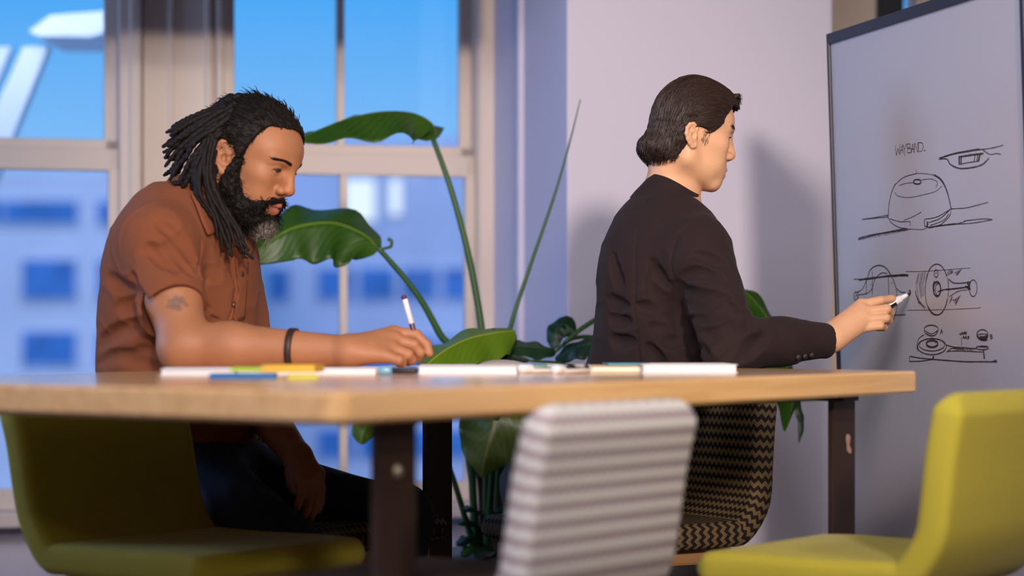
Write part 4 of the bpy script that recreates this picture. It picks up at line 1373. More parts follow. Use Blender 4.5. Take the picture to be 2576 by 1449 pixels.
    patch('collar', dense([(478, 492), (500, 478), (540, 500), (566, 520), (604, 556), (575, 572), (517, 594), (498, 545)]), .007, .004, M_SHIRT, sh)
    patch('collar', dense([(606, 588), (628, 600), (630, 632), (618, 650), (600, 634), (590, 610)]), .006, .004, M_SHIRT, sh)
    patch('placket', dense([(590, 650), (622, 660), (618, 720), (612, 800), (590, 812), (584, 800), (600, 730), (594, 690)], 4), .0035, .002, M_SHIRT, sh)
    for bx, by in ((588, 767), (606, 690), (600, 838)):
        p_ = S.ray(bx, by, 4.1, 4.9)
        if p_ is not None:
            nrm = S.grad(p_[None])[0]
            lathe_obj('button', p_ + nrm * .002, p_ + nrm * .0065, [(0, .0055), (.002, .0058), (.0035, .0045), (.0036, .0005)], M_BUT, sh, 12)

    # --- dreadlocks
    ALL = Field(); ALL.ops = list(B.ops)
    locks = []
    def lock(pts, r=.0060, dY=0.0):
        ps = smooth_path([P(a, b, YB + c) for a, b, c in pts], 26)
        ps = ps + np.stack([np.interp(np.arange(26), np.arange(0, 26, 5), RN.normal(0, .0016, 6)) for _ in range(3)], 1)
        locks.append((ps, r))
    back = [  # swept to the back of the head, ends fanned out
        [(590, 258, -.03), (520, 285, -.045), (460, 312, -.05), (418, 334, -.05)], [(600, 262, -.05), (528, 300, -.065), (462, 345, -.07), (410, 368, -.07)],
        [(590, 275, -.06), (520, 318, -.075), (455, 370, -.075), (414, 420, -.07)], [(580, 290, -.065), (510, 335, -.08), (450, 392, -.075), (432, 434, -.07)],
        [(575, 300, -.07), (505, 345, -.085), (462, 400, -.08), (424, 452, -.075)], [(570, 310, -.07), (510, 360, -.085), (470, 425, -.085), (440, 478, -.08)],
        [(560, 320, -.072), (505, 375, -.088), (478, 440, -.085), (455, 480, -.08)], [(595, 262, -.01), (525, 278, -.02), (470, 300, -.02), (432, 318, -.02)],
        [(560, 330, -.072), (500, 390, -.088), (474, 440, -.08), (430, 492, -.07)], [(600, 265, .02), (520, 285, .01), (455, 330, .01), (410, 372, .015)],
        [(590, 275, .04), (515, 305, .03), (455, 360, .03), (408, 385, .03)], [(560, 300, .03), (490, 350, .03), (440, 420, .02), (410, 440, .02)],
        [(545, 300, -.02), (490, 345, -.04), (450, 400, -.05), (416, 395, -.05)], [(540, 310, .02), (485, 370, 0), (450, 430, -.02), (442, 470, -.03)],
        [(545, 290, -.05), (480, 330, -.062), (438, 365, -.065), (420, 402, -.06)], [(560, 280, -.055), (490, 318, -.07), (448, 350, -.07), (422, 372, -.07)],
        [(540, 320, -.06), (490, 385, -.07), (468, 450, -.06), (462, 500, -.05)], [(530, 330, -.01), (490, 400, -.03), (476, 460, -.04), (470, 500, -.03)],
        [(575, 268, -.04), (505, 296, -.055), (450, 325, -.06), (425, 345, -.06)], [(610, 258, -.02), (540, 275, -.035), (480, 298, -.04), (440, 316, -.04)]]
    down = [  # hanging behind the ear, over the collar
        [(536, 330, -.078), (514, 400, -.098), (522, 480, -.10), (552, 560, -.115), (560, 638, -.12)], [(538, 340, -.078), (520, 420, -.10), (535, 500, -.105), (575, 570, -.12), (590, 622, -.125)],
        [(540, 345, -.078), (508, 420, -.098), (505, 490, -.105), (540, 545, -.12), (548, 606, -.125)], [(540, 345, -.078), (528, 430, -.10), (550, 510, -.105), (590, 575, -.12), (608, 636, -.12)],
        [(535, 355, -.078), (502, 430, -.095), (492, 490, -.10), (525, 530, -.115), (545, 560, -.12)], [(538, 375, -.078), (534, 450, -.098), (562, 530, -.105), (600, 590, -.115), (625, 630, -.12)],
        [(532, 395, -.078), (530, 470, -.095), (556, 540, -.105), (578, 600, -.12), (572, 650, -.125)], [(545, 345, -.07), (498, 400, -.09), (490, 460, -.09), (512, 510, -.10), (530, 540, -.105)],
        [(536, 420, -.078), (544, 480, -.095), (580, 545, -.105), (612, 600, -.115), (612, 650, -.12)], [(540, 330, -.07), (495, 385, -.085), (482, 440, -.085), (480, 480, -.075)],
        [(550, 410, -.07), (530, 470, -.085), (540, 520, -.10), (560, 590, -.12), (585, 646, -.125)], [(534, 440, -.07), (540, 500, -.08), (570, 560, -.10), (596, 610, -.115), (640, 655, -.12)]]
    for q in back: lock(q, R.uniform(.0058, .0070))
    for q in down: lock(q, R.uniform(.0050, .0060))
    for ps, r in locks:
        ps = HR.push_out(ps, r * .2)
        ps = B.push_out(ps, r * .9)
        ps = S.push_out(ps, r * 1.1)
        n = len(ps)
        fine = smooth_path(ps, 60)
        t = np.linspace(0, 1, 60)
        rad = r * (1.0 + .13 * np.sin(t * 70 + R.random() * 6) + .08 * np.sin(t * 31)) * (1 - .45 * t ** 2.5)
        rad[-1] *= .45
        hair_obj('dreadlock', [fine], [rad], M_HAIR, ho, 7, hcol)

    # --- bracelet, jeans, shoes
    t0 = (np.array(P(737, 0, 4.23))[0] - re[0]) / (rw - re)[0]
    bc = re + (rw - re) * t0
    bd = (rw - re) / np.linalg.norm(rw - re)
    u1 = np.cross(bd, (0, 0, 1)); u1 /= np.linalg.norm(u1); u2 = np.cross(bd, u1)
    ring = []
    for i in range(33):
        a = 2 * math.pi * i / 32
        d_ = u1 * math.cos(a) + u2 * math.sin(a)
        lo_, hi__ = .01, .09
        for _ in range(22):
            mm = (lo_ + hi__) / 2
            if B.at((bc + d_ * mm)[None])[0] < 0: lo_ = mm
            else: hi__ = mm
        ring.append(bc + d_ * (lo_ + .0012))
    bm = bmesh.new(); rr = []
    for i in range(32):
        nrm = ring[i] - bc; nrm /= np.linalg.norm(nrm)
        rr.append([bm.verts.new(ring[i] + bd * a + nrm * b) for a, b in ((-.0065, -.001), (-.006, .003), (.006, .003), (.0065, -.001))])
    for i in range(32):
        for j in range(3):
            bm.faces.new((rr[i][j], rr[i][j + 1], rr[(i + 1) % 32][j + 1], rr[(i + 1) % 32][j]))
    bm_obj('bracelet', bm, M_BAND, person, True)['label'] = 'dark leather bracelet on the right forearm'
    J = Field()
    pc = P(458, 1205, 4.57)
    PT = Frame(pc, Fd, (0, 0, 1))
    J.ell((0, 0, 0), (.125, .172, .105), .04, PT)
    J.ell((.01, 0, .05), (.128, .165, .07), .03, PT)
    rh, rk, ra = np.array(P(500, 1225, 4.47)), np.array(P(800, 1452, 4.22)), np.array(P(700, 1880, 4.42))
    lh, lk, la = np.array(P(560, 1225, 4.64)), np.array(P(1000, 1302, 4.58)), np.array(P(985, 1880, 4.52))
    ra[2] = la[2] = .10
    J.rc(rh, rk, .090, .062, .05).rc(rk, ra, .062, .046, .03)
    J.rc(lh, lk, .088, .064, .05).rc(lk, la, .064, .046, .03)
    J.fn(lambda a, b, c_: .004 * vnoise(a * 14, b * 14, c_ * 14) - .003 * np.clip(1 - 5 * np.abs(vnoise(a * 20 + c_ * 20, b * 20, c_ * 6)), 0, 1), (0, 0, 0), (0, 0, 0), 0, 'd')
    J.half(P(470, 1078, 4.5), (-.1, 0, 1), (-2, 3, P(0, 1100, 4.5).z), (2, 6, 2), .004)
    sdf_obj('jeans', J.mesh(np.array((P(300, 0, 4.6).x, 4.05, .05)), np.array((P(1110, 0, 4.6).x, 4.85, .66)), .0055), M_JEAN, person)
    for a in (ra, la):
        SH = Field()
        SH.rc(a + (0, 0, -.02), a + Fd * .02 + (0, 0, -.055), .044, .042, .02)
        SH.rc(a + Fd * .0 + (0, 0, -.062), a + Fd * .15 + (0, 0, -.070), .040, .032, .03)
        SH.half((0, 0, .002), (0, 0, -1), a - .3, a + .3, .004)
        sdf_obj('shoe', SH.mesh(a - (.25, .25, .11), a + (.25, .25, .06), .006), M_SHOE, person)
    return B
BROWN = man_brown()
# ------------------------------------------------------------------ the man in the dark jacket
def man_dark():
    SK = rgb(214, 164, 128)
    M_SKIN = material('light_skin', SK, 0.5, spec=.4, attr='Col', var=.05, var_scale=22, bump=.08, bump_scale=420, sss=.12, sss_col=(1, .4, .25))
    M_HAIR = material('dark_brown_hair', rgb(50, 33, 28), 0.42, spec=.5)
    M_JKT = material('dark_jacket_cloth', rgb(42, 31, 32), 0.85, spec=.15, var=.08, var_scale=14, bump=.18, bump_scale=800, sheen=.03)
    M_BUT = material('cuff_button', rgb(62, 56, 58), 0.3)
    M_PANT = material('charcoal_trousers', rgb(44, 42, 46), 0.85, bump=.2, bump_scale=500)
    M_SHOE = material('black_leather', rgb(26, 24, 24), 0.45)
    YB = 4.82
    phi, th = math.radians(-14), math.radians(11)
    fx = np.array((math.cos(phi), -math.sin(phi), 0)); up = np.array((0, 0, 1.0))
    x = fx * math.cos(th) - up * math.sin(th)
    lf = np.cross(up, fx); z = np.cross(x, lf)
    H = Frame(P(1721, 353, YB), x, z, .975)
    Fd = np.array((.72, .69, 0)); Fd /= np.linalg.norm(Fd)
    Sd = np.array((-Fd[1], Fd[0], 0))
    person = empty('person', Vector((P(1640, 1300, 4.86).x, 4.86, 0)), 'dark haired man in a dark stand collar jacket drawing on the whiteboard', 'person')
    B = Field(); SLIT = (.0190, .0042)
    head_field(B, H, nose_w=.95, lips=.92, slit=SLIT, jaw=.97, brow=.85, nose_l=.965, es=.80, back=.018, cz=.011)
    nb = np.array(P(1680, 535, 4.83))
    B.rc(H.w((-.022, 0, -.030)), nb, .046, .052, .03)
    T = Frame(P(1676, 720, YB), Fd, (.02, 0, 1))
    B.ell((0, 0, 0), (.075, .125, .17), .04, T).ell(T.l(P(1645, 930, 4.84)), (.065, .09, .12), .05, T)
    rs, re, rw = np.array(P(1760, 628, 4.70)), np.array(P(1836, 868, 4.57)), np.array(P(2092, 850, 4.70))
    ls, le, lw = np.array(P(1612, 602, 4.97)), np.array(P(1584, 872, 5.02)), np.array(P(1630, 960, 5.18))
    B.rc(nb, rs, .05, .044, .05).rc(nb, ls, .05, .044, .05).rc(rs, re, .040, .032, .03)
    f1 = re * .7 + rw * .3
    B.rc(re, f1, .032, .030, .02).rc(f1, rw, .030, .0245, .02).rc(ls, le, .040, .034, .03).rc(le, lw, .032, .026, .02)
    # right hand round the marker
    mcp = [np.array(P(*q)) for q in ((2166, 768, 4.775), (2174, 786, 4.758), (2172, 806, 4.748), (2160, 826, 4.742))]
    for j, (v, ra, rb) in enumerate(zip(mcp, (.022, .0225, .022, .020), (.0140, .0145, .0140, .0125))):
        B.rc(rw + np.array((0, (.010, .004, -.004, -.008)[j], (.008, .004, -.002, -.008)[j])), v, ra, rb, .014)
    fingers = [
        [(2215, 756, 4.782), (2242, 752, 4.800), (2254, 753, 4.812)],
        [(2230, 777, 4.762), (2240, 786, 4.785), (2226, 792, 4.806)],
        [(2228, 800, 4.752), (2236, 806, 4.776), (2220, 810, 4.795)],
        [(2214, 820, 4.746), (2224, 824, 4.768), (2208, 826, 4.785)]]
    for v, pts, r in zip(mcp, fingers, (.0095, .0098, .0094, .0084)):
        B.chain([v] + [np.array(P(*q)) for q in pts], [r * 1.25, r * 1.0, r * .88, r * .74], .005, kj=.003)
    B.chain([rw + np.array((.012, .014, .006)), np.array(P(2160, 800, 4.79)), np.array(P(2208, 782, 4.812)), np.array(P(2240, 768, 4.822))], [.019, .0150, .0115, .0084], .012, kj=.004)
    # left hand resting on the thigh, away from the camera
    for k, q in enumerate(((1668, 985), (1660, 992), (1652, 998), (1644, 1002))):
        m_ = np.array(P(q[0], q[1], 5.26)); B.rc(lw, m_, .02, .013, .012)
        B.chain([m_, np.array(P(q[0] + 14, q[1] + 22, 5.29)), np.array(P(q[0] + 16, q[1] + 44, 5.28))], [.0105, .0095, .0078], .005, kj=.003)
    B.chain([lw, np.array(P(1660, 970, 5.21)), np.array(P(1690, 1000, 5.24))], [.018, .014, .009], .01, kj=.004)
    fc = face_color(H, SK, rgb(196, 128, 112))
    hl, hh_ = H.o - .15, H.o + .15
    hl[2] -= .05
    body = [B.mesh(hl, hh_, .0019),
            B.mesh(np.minimum(P(2060, 905, 4.66), P(2060, 905, 4.88)), np.maximum(P(2285, 725, 4.88), P(2285, 725, 4.66)), .0018),
            B.mesh(np.array((P(1500, 0, 5.1).x, 4.48, P(0, 960, 4.6).z)), np.array((P(2068, 0, 4.68).x, 5.32, P(0, 520, 4.8).z)), .0045)]
    sdf_obj('body', body, M_SKIN, person, fc)
    eyeballs(H, person, (.88, -.05, -.30), rgb(34, 20, 14), SLIT, M_HAIR)

    # hair: swept back from the brow, covering the top of the ear, flicking out at the nape
    HR = Field(); e = dict(fr=H)
    def cap(x_, y_, z_):
        sh = np.broadcast(x_, y_, z_).shape
        q = H.l(np.stack([np.broadcast_to(a, sh) for a in (x_, y_, z_)], -1))
        X, Y, Z = q[..., 0], q[..., 1], q[..., 2]
        def el(c, r):
            a = [(q[..., i] - c[i]) / r[i] for i in range(3)]
            k0 = np.sqrt(a[0] ** 2 + a[1] ** 2 + a[2] ** 2) + 1e-9
            k1 = np.sqrt((a[0] / r[0]) ** 2 + (a[1] / r[1]) ** 2 + (a[2] / r[2]) ** 2) + 1e-9
            return k0 * (k0 - 1) / k1
        def un(a, b, k):
            h = np.maximum(k - np.abs(a - b), 0) / k
            return np.minimum(a, b) - h * h * k * .25
        d = el((.012, 0, .050), (.091, .084, .094))
        d = un(d, el((.056, 0, .088), (.050, .058, .040)), .02)
        d = un(d, el((-.030, 0, -.01), (.047, .071, .070)), .03)
        d = un(d, el((-.054, 0, -.028), (.044, .058, .030)), .018)
        zl = np.interp(X, [-.12, -.100, -.080, -.064, -.040, -.024, -.016, -.008, .004, .014, .026, .036, .050, .060, .070, .080, .12], [-.028, -.036, -.054, -.064, -.056, -.044, -.028, .012, .030, .028, .022, .018, .032, .050, .074, .092, .086])
        d = np.maximum(d, (zl - Z) * .72)
        return d * H.s
    HR.fn(cap, hl - .03, hh_ + .03, .003, 'u')
    def wave(a, b, c):
        q = H.l(np.stack([a, b, c], -1))
        ang = np.arctan2(q[..., 1], q[..., 2] - .02)
        rr_ = np.hypot(q[..., 0] + .02, q[..., 2] - .05)
        return (.0052) * vnoise(ang * 9, rr_ * 22, q[..., 0] * 7) + .0016 * vnoise(ang * 24, rr_ * 30, q[..., 0] * 10)
    HR.fn(wave, (0, 0, 0), (0, 0, 0), 0, 'd')
    capm = HR.mesh(hl - .03, hh_ + .03, .0022)
    M_CAP = material('hair_base', rgb(42, 28, 24), 0.6, spec=.3)
    ho = sdf_obj('hair', capm, M_CAP, person)
    c = H.l(capm[0])
    ZX, ZV = [-.12, -.100, -.080, -.064, -.040, -.024, -.016, -.008, .12], [-.028, -.036, -.054, -.064, -.056, -.044, -.028, .012, .012]
    def hairflow(q):
        """direction in the head frame: back from the brow, then down behind the ear"""
        X, Z = q[:, 0], q[:, 2]
        fx_ = np.interp(X, [-.11, -.035, .0, .035], [-.05, -.22, -.85, -1])
        fz = np.interp(X, [-.11, -.035, .0, .035, .06], [-1, -1, -.62, -.25, .12]) - .35 * ((X > .03) & (Z < .06))
        low = sm(.02, -.02, Z)
        fx_ = fx_ * (1 - low) + low * np.interp(X, [-.10, -.05, -.02], [-.25, -.12, .10])
        fz = fz * (1 - low) - low
        return np.stack([fx_, 0 * X, fz], 1)
    P_, R_ = [], []
    sel = np.concatenate([RN.choice(len(capm[0]), 4000, replace=False), RN.choice(np.nonzero(c[:, 0] > .022)[0], 1500, replace=False)])
    step = .007
    for i in sel:
        p = capm[0][i].astype(float)
        P_.append(p)
    pts = np.array(P_)
    tracks = [pts]
    for k in range(8):
        q = H.l(pts)
        fl = hairflow(q) @ H.R.T
        fl += RN.normal(0, .05, fl.shape)
        fl /= np.linalg.norm(fl, axis=1)[:, None]
        room = np.clip((q[:, 2] - np.interp(q[:, 0], ZX, ZV) + .010) / .022, .03, 1)
        nxt = pts + fl * (step * room)[:, None]
        d = HR.at(nxt)[:, None]
        g = HR.grad(nxt)
        tgt = (.0006 + .0009 * (k > 5) + .005 * sm(-.015, -.06, q[:, 2]) * (q[:, 0] < -.03))[:, None]
        inside = np.clip(tgt - d, -.004, .006)
        nxt = nxt + g * inside
        pts = nxt; tracks.append(pts)
    tr = np.stack(tracks, 1)
    paths = [smooth_path(t_, 10) for t_ in tr]
    rad = [np.linspace(1, .25, 10) ** .6 * R.uniform(.00045, .0009) for _ in paths]
    hair_obj('hair_strands', paths, rad, M_HAIR, ho, 3)['kind'] = 'stuff'
    # quiff tufts over the brow
    P2, R2 = [], []
    for i in range(320):
        t = R.random()
        a = H.w((.068 + .01 * R.random(), R.uniform(-.045, .045), .098 + .010 * R.random()))
        b = H.w((.086 + .008 * R.random(), R.uniform(-.045, .045), .108 + .012 * R.random()))
        c_ = H.w((.094 + .008 * R.random(), R.uniform(-.045, .045), .092 + .022 * R.random()))
        P2.append(smooth_path([a, b, c_], 8)); R2.append(np.linspace(.0010, .0003, 8))
    hair_obj('fringe', P2, R2, M_HAIR, ho, 4)['kind'] = 'stuff'
    # sideburn wisps, eyebrows
    rts, fl = [], []
    for i in range(90):
        rts.append(H.w((R.uniform(.016, .034), -.068, R.uniform(-.004, .026)))); fl.append((-.1, 0, -1))
    a, b = strands_on(B, np.array(rts), np.array(fl) @ H.R.T, 4, .008, .00035, lift=.04, jitter=.15)
    hair_obj('sideburn', a, b, M_HAIR, ho, 3)['kind'] = 'stuff'
    for s in (1, -1):
        rts = [H.w((.100 - .024 * t * t, s * (.012 + .036 * t), .0405 + .005 * math.sin(t * 2.6) + R.uniform(-.003, .003))) for t in RN.rand(110)]
        fl = np.tile(H.R @ np.array((-.4, s * .9, .1)), (len(rts), 1))
        a, b = strands_on(B, np.array(rts), fl, 4, .007, .0005, lift=.08, jitter=.15)
        hair_obj('eyebrow', a, b, M_HAIR, person, 3)['kind'] = 'stuff'

    # --- jacket
    S = Field()
    S.ell((0, 0, .0), (.114, .150, .195), .05, T)
    S.ell((-.028, 0, .01), (.103, .128, .18), .05, T)
    S.ell(T.l(P(1640, 905, 4.84)), (.110, .140, .12), .07, T)
    S.ell(T.l(P(1560, 1050, 4.87)), (.104, .118, .12), .06, T)
    yk = np.array(P(1664, 580, 4.845))
    S.rc(yk, rs + (-.012, .01, -.008), .062, .056, .06)
    S.rc(yk, ls + (.014, -.01, -.004), .060, .050, .05)
    S.rc(np.array(P(1644, 560, 4.85)), ls + (.02, -.01, .0), .046, .046, .04)
    S.rc(rs, re, .063, .056, .035)
    fm = re * .5 + rw * .5
    S.rc(re, fm, .057, .046, .02).rc(fm, np.array(P(2080, 856, 4.693)), .046, .0355, .02)
    S.rc(ls, le, .054, .048, .03).rc(le, lw, .052, .040, .02)
    S.creases([
        [(1707, 700), (1741, 688), (1778, 688), (1815, 707)], [(1705, 715), (1722, 735), (1760, 745), (1800, 740)], [(1720, 760), (1748, 770), (1790, 762), (1830, 745)],
        [(1738, 800), (1775, 800), (1815, 785), (1850, 770)], [(1760, 835), (1800, 838), (1845, 815), (1875, 790)], [(1770, 845), (1795, 850), (1830, 845), (1870, 820)],
        [(1800, 880), (1830, 862), (1862, 840)], [(1822, 905), (1850, 880), (1885, 850)], [(1850, 915), (1880, 885), (1905, 850)], [(1885, 900), (1905, 870), (1925, 845)],
        [(1745, 640), (1790, 652), (1825, 668)], [(1820, 760), (1850, 790), (1870, 830)],
        [(1640, 660), (1652, 690), (1675, 720)], [(1632, 700), (1645, 740), (1680, 760)], [(1640, 740), (1660, 770), (1690, 775)], [(1645, 790), (1675, 800), (1700, 800)],
        [(1640, 820), (1670, 830), (1705, 825)], [(1660, 850), (1690, 860), (1712, 850)], [(1600, 775), (1630, 778), (1665, 778)], [(1630, 870), (1650, 900), (1665, 925)],
        [(1540, 640), (1548, 680), (1560, 720)], [(1530, 750), (1550, 765), (1575, 770)], [(1535, 800), (1555, 810), (1580, 808)], [(1540, 850), (1560, 862), (1590, 860)]], 4.4, 5.2, .0125, .011)
    S.creases([[(1705, 720), (1700, 760), (1710, 810), (1735, 850), (1775, 890)]], 4.4, 5.2, .010, .02)
    S.creases([[(1756, 556), (1735, 564), (1712, 584), (1698, 608), (1690, 644), (1690, 680), (1703, 715)]], 4.4, 5.2, .0032, .006)
    S.creases([[(1618, 500), (1606, 560), (1598, 640), (1596, 720), (1600, 800), (1606, 880), (1612, 940)]], 4.4, 5.2, .0026, .005)
    def wr(a, b, c_):
        n1 = 1 - np.abs(vnoise(a * 15 + c_ * 9, b * 15, c_ * 24 - a * 8)) * 4
        return -.0020 * np.clip(n1, 0, 1) ** 2 + .003 * vnoise(a * 9, b * 9, c_ * 12)
    S.fn(wr, (0, 0, 0), (0, 0, 0), 0, 'd')
    # hollow cuff and neck
    fd = (rw - fm) / np.linalg.norm(rw - fm)
    cp = np.array(P(2081, 856, 4.694))
    S.half(cp, fd, cp - .09, cp + .09, .005)
    S.rc(cp - fd * .03, cp + fd * .05, .0272, .0280, .004, op='s')
    S.rc(nb + (.004, 0, -.004), H.w((-.016, 0, -.05)), .050, .056, .006, op='s')
    slo = np.array((P(1470, 0, 5.1).x - .02, 4.46, P(0, 1165, 4.8).z)); shi = np.array((P(2100, 0, 4.69).x, 5.26, P(0, 455, 4.8).z))
    jk = sdf_obj('jacket', S.mesh(slo, shi, .0034), M_JKT, person)
    # stand collar: flaring band round the neck
    cb = [np.array(P(1680, 508, 4.825)), np.array(P(1698, 463, 4.81))]
    tl = math.radians(25)
    bm = bmesh.new(); rings = []
    N = 48
    for lev, (t, dr, cth) in enumerate(((-.60, .006, 0), (-.18, .005, 0), (.3, .002, 0), (.75, .0, 0), (1.0, -.001, 0), (1.0, -.0065, 0), (.5, -.006, 0), (-.1, -.002, 0))):
        ring = []
        cc = cb[0] * (1 - t) + cb[1] * t
        for i in range(N):
            a = 2 * math.pi * i / N
            rx = .0630 * (1 - t) + .0535 * t + dr
            ry = .0600 * (1 - t) + .0515 * t + dr
            dx, dy = rx * math.cos(a) * 1.06, ry * math.sin(a)
            wob = .0018 * math.sin(a * 3 + 1)
            ring.append(bm.verts.new((cc[0] + dx * math.cos(tl) , cc[1] + dy, cc[2] - dx * math.sin(tl) - (0 if t < .9 else .0) + wob)))
        rings.append(ring)
    for a, b in zip(rings, rings[1:]):
        for i in range(N):
            bm.faces.new((a[i], a[(i + 1) % N], b[(i + 1) % N], b[i]))
    bm_obj('collar', bm, M_JKT, jk, True)
    for q in ((2005, 897), (2022, 894), (2039, 891)):
        p_ = S.ray(q[0], q[1], 4.4, 5.1)
        if p_ is None: p_ = S.ray(q[0], q[1] - 6, 4.4, 5.1)
        if p_ is not None:
            nn = S.grad(p_[None])[0]
            lathe_obj('button', p_ + nn * .002, p_ + nn * .006, [(0, .0055), (.002, .0058), (.0034, .0045), (.0035, .0005)], M_BUT, jk, 12)
    # trousers and shoes, mostly hidden behind the grey chair
    J = Field()
    pc = np.array(P(1525, 1185, 4.87)); Fh = np.array((-.12, .99, 0)); Fh /= np.linalg.norm(Fh); Sh = np.array((-Fh[1], Fh[0], 0))
    PT = Frame(pc, Fh, (0, 0, 1))
    J.ell((0, 0, .02), (.112, .145, .11), .04, PT)
    for s in (1, -1):
        hp = pc + Sh * s * .085 + (0, 0, -.045); kn = hp + Fh * .42 + Sh * s * .03 + (0, 0, -.01); an = np.array((kn[0], kn[1] + .06, .10))
        J.rc(hp, kn, .080, .058, .04).rc(kn, an, .058, .044, .03)
        SH = Field()
        SH.rc(an + (0, 0, -.02), an + Fh * .02 + (0, 0, -.055), .042, .040, .02).rc(an + (0, 0, -.062), an + Fh * .14 + (0, 0, -.070), .038, .03, .03)
        SH.half((0, 0, .002), (0, 0, -1), an - .3, an + .3, .004)
        sdf_obj('shoe', SH.mesh(an - (.25, .25, .11), an + (.25, .25, .06), .006), M_SHOE, person)
    sdf_obj('trousers', J.mesh(pc - (.35, .3, .62), pc + (.35, .75, .2), .006), M_PANT, person)
    return B
DARK = man_dark()
# ------------------------------------------------------------------ plants
def leaf_material(name, c1, c2, back):
    m = material(name, c1, 0.38, spec=.5, trans=0.0)
    n, l = m.node_tree.nodes, m.node_tree.links
    b = n['Principled BSDF']
    uv = n.new('ShaderNodeUVMap'); uv.uv_map = 'UVMap'
    sp = n.new('ShaderNodeSeparateXYZ'); l.new(uv.outputs[0], sp.inputs[0])
    # side veins run slanted from the midrib
    def mt(op, a, bb=None):
        k = n.new('ShaderNodeMath'); k.operation = op
        for i, v in enumerate((a, bb)):
            if v is None: continue
            if isinstance(v, (int, float)): k.inputs[i].default_value = v
            else: l.new(v, k.inputs[i])
        return k.outputs[0]
    au = mt('ABSOLUTE', sp.outputs['X'])
    s = mt('SUBTRACT', sp.outputs['Y'], mt('MULTIPLY', au, .12))
    w = mt('PINGPONG', mt('MULTIPLY', s, 38.0), 0.5)
    rib = mt('LESS_THAN', au, .045)
    nz = n.new('ShaderNodeTexNoise'); nz.inputs['Scale'].default_value = 9; nz.inputs['Detail'].default_value = 4
    tc = [q for q in n if q.type == 'TEX_COORD'][0]
    l.new(tc.outputs['Object'], nz.inputs['Vector'])
    mx = n.new('ShaderNodeMix'); mx.data_type = 'RGBA'
    mx.inputs[6].default_value = c1; mx.inputs[7].default_value = c2
    l.new(mt('ADD', mt('MULTIPLY', w, .5), mt('MULTIPLY', mt('SUBTRACT', nz.outputs['Fac'], .4), 1.2)), mx.inputs[0])
    mx2 = n.new('ShaderNodeMix'); mx2.data_type = 'RGBA'
    l.new(mx.outputs[2], mx2.inputs[6]); mx2.inputs[7].default_value = back
    l.new(mt('MULTIPLY', rib, .7), mx2.inputs[0])
    l.new(mx2.outputs[2], b.inputs['Base Color'])
    bp = n.new('ShaderNodeBump'); bp.inputs['Strength'].default_value = .35; bp.inputs['Distance'].default_value = .002
    l.new(w, bp.inputs['Height']); l.new(bp.outputs[0], b.inputs['Normal'])
    # some light passes through the blade
    t = n.new('ShaderNodeBsdfTranslucent'); t.inputs[0].default_value = (c2[0] * 1.3, c2[1] * 1.5, c2[2] * .8, 1)
    mix = n.new('ShaderNodeMixShader'); mix.inputs[0].default_value = .3
    out = n['Material Output']
    l.new(b.outputs[0], mix.inputs[1]); l.new(t.outputs[0], mix.inputs[2]); l.new(mix.outputs[0], out.inputs[0])
    return m

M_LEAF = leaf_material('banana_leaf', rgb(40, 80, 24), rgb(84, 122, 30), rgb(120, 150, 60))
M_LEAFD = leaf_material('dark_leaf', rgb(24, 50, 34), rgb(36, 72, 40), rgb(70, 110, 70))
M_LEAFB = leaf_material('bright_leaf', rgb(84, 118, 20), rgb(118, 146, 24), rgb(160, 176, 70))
M_YEL = leaf_material('yellowing_leaf', rgb(60, 92, 32), rgb(140, 140, 70), rgb(170, 160, 90))
M_STALK = material('green_stalk', rgb(44, 82, 38), 0.5, var=.15, var_scale=20)
M_STALKD = material('woody_stalk', rgb(70, 62, 40), 0.7, var=.25, var_scale=20)
M_POT = material('grey_clay_pot', rgb(92, 88, 90), 0.7, bump=.2)
M_SOIL = material('potting_soil', rgb(44, 34, 28), 0.95, bump=.8, bump_scale=120)

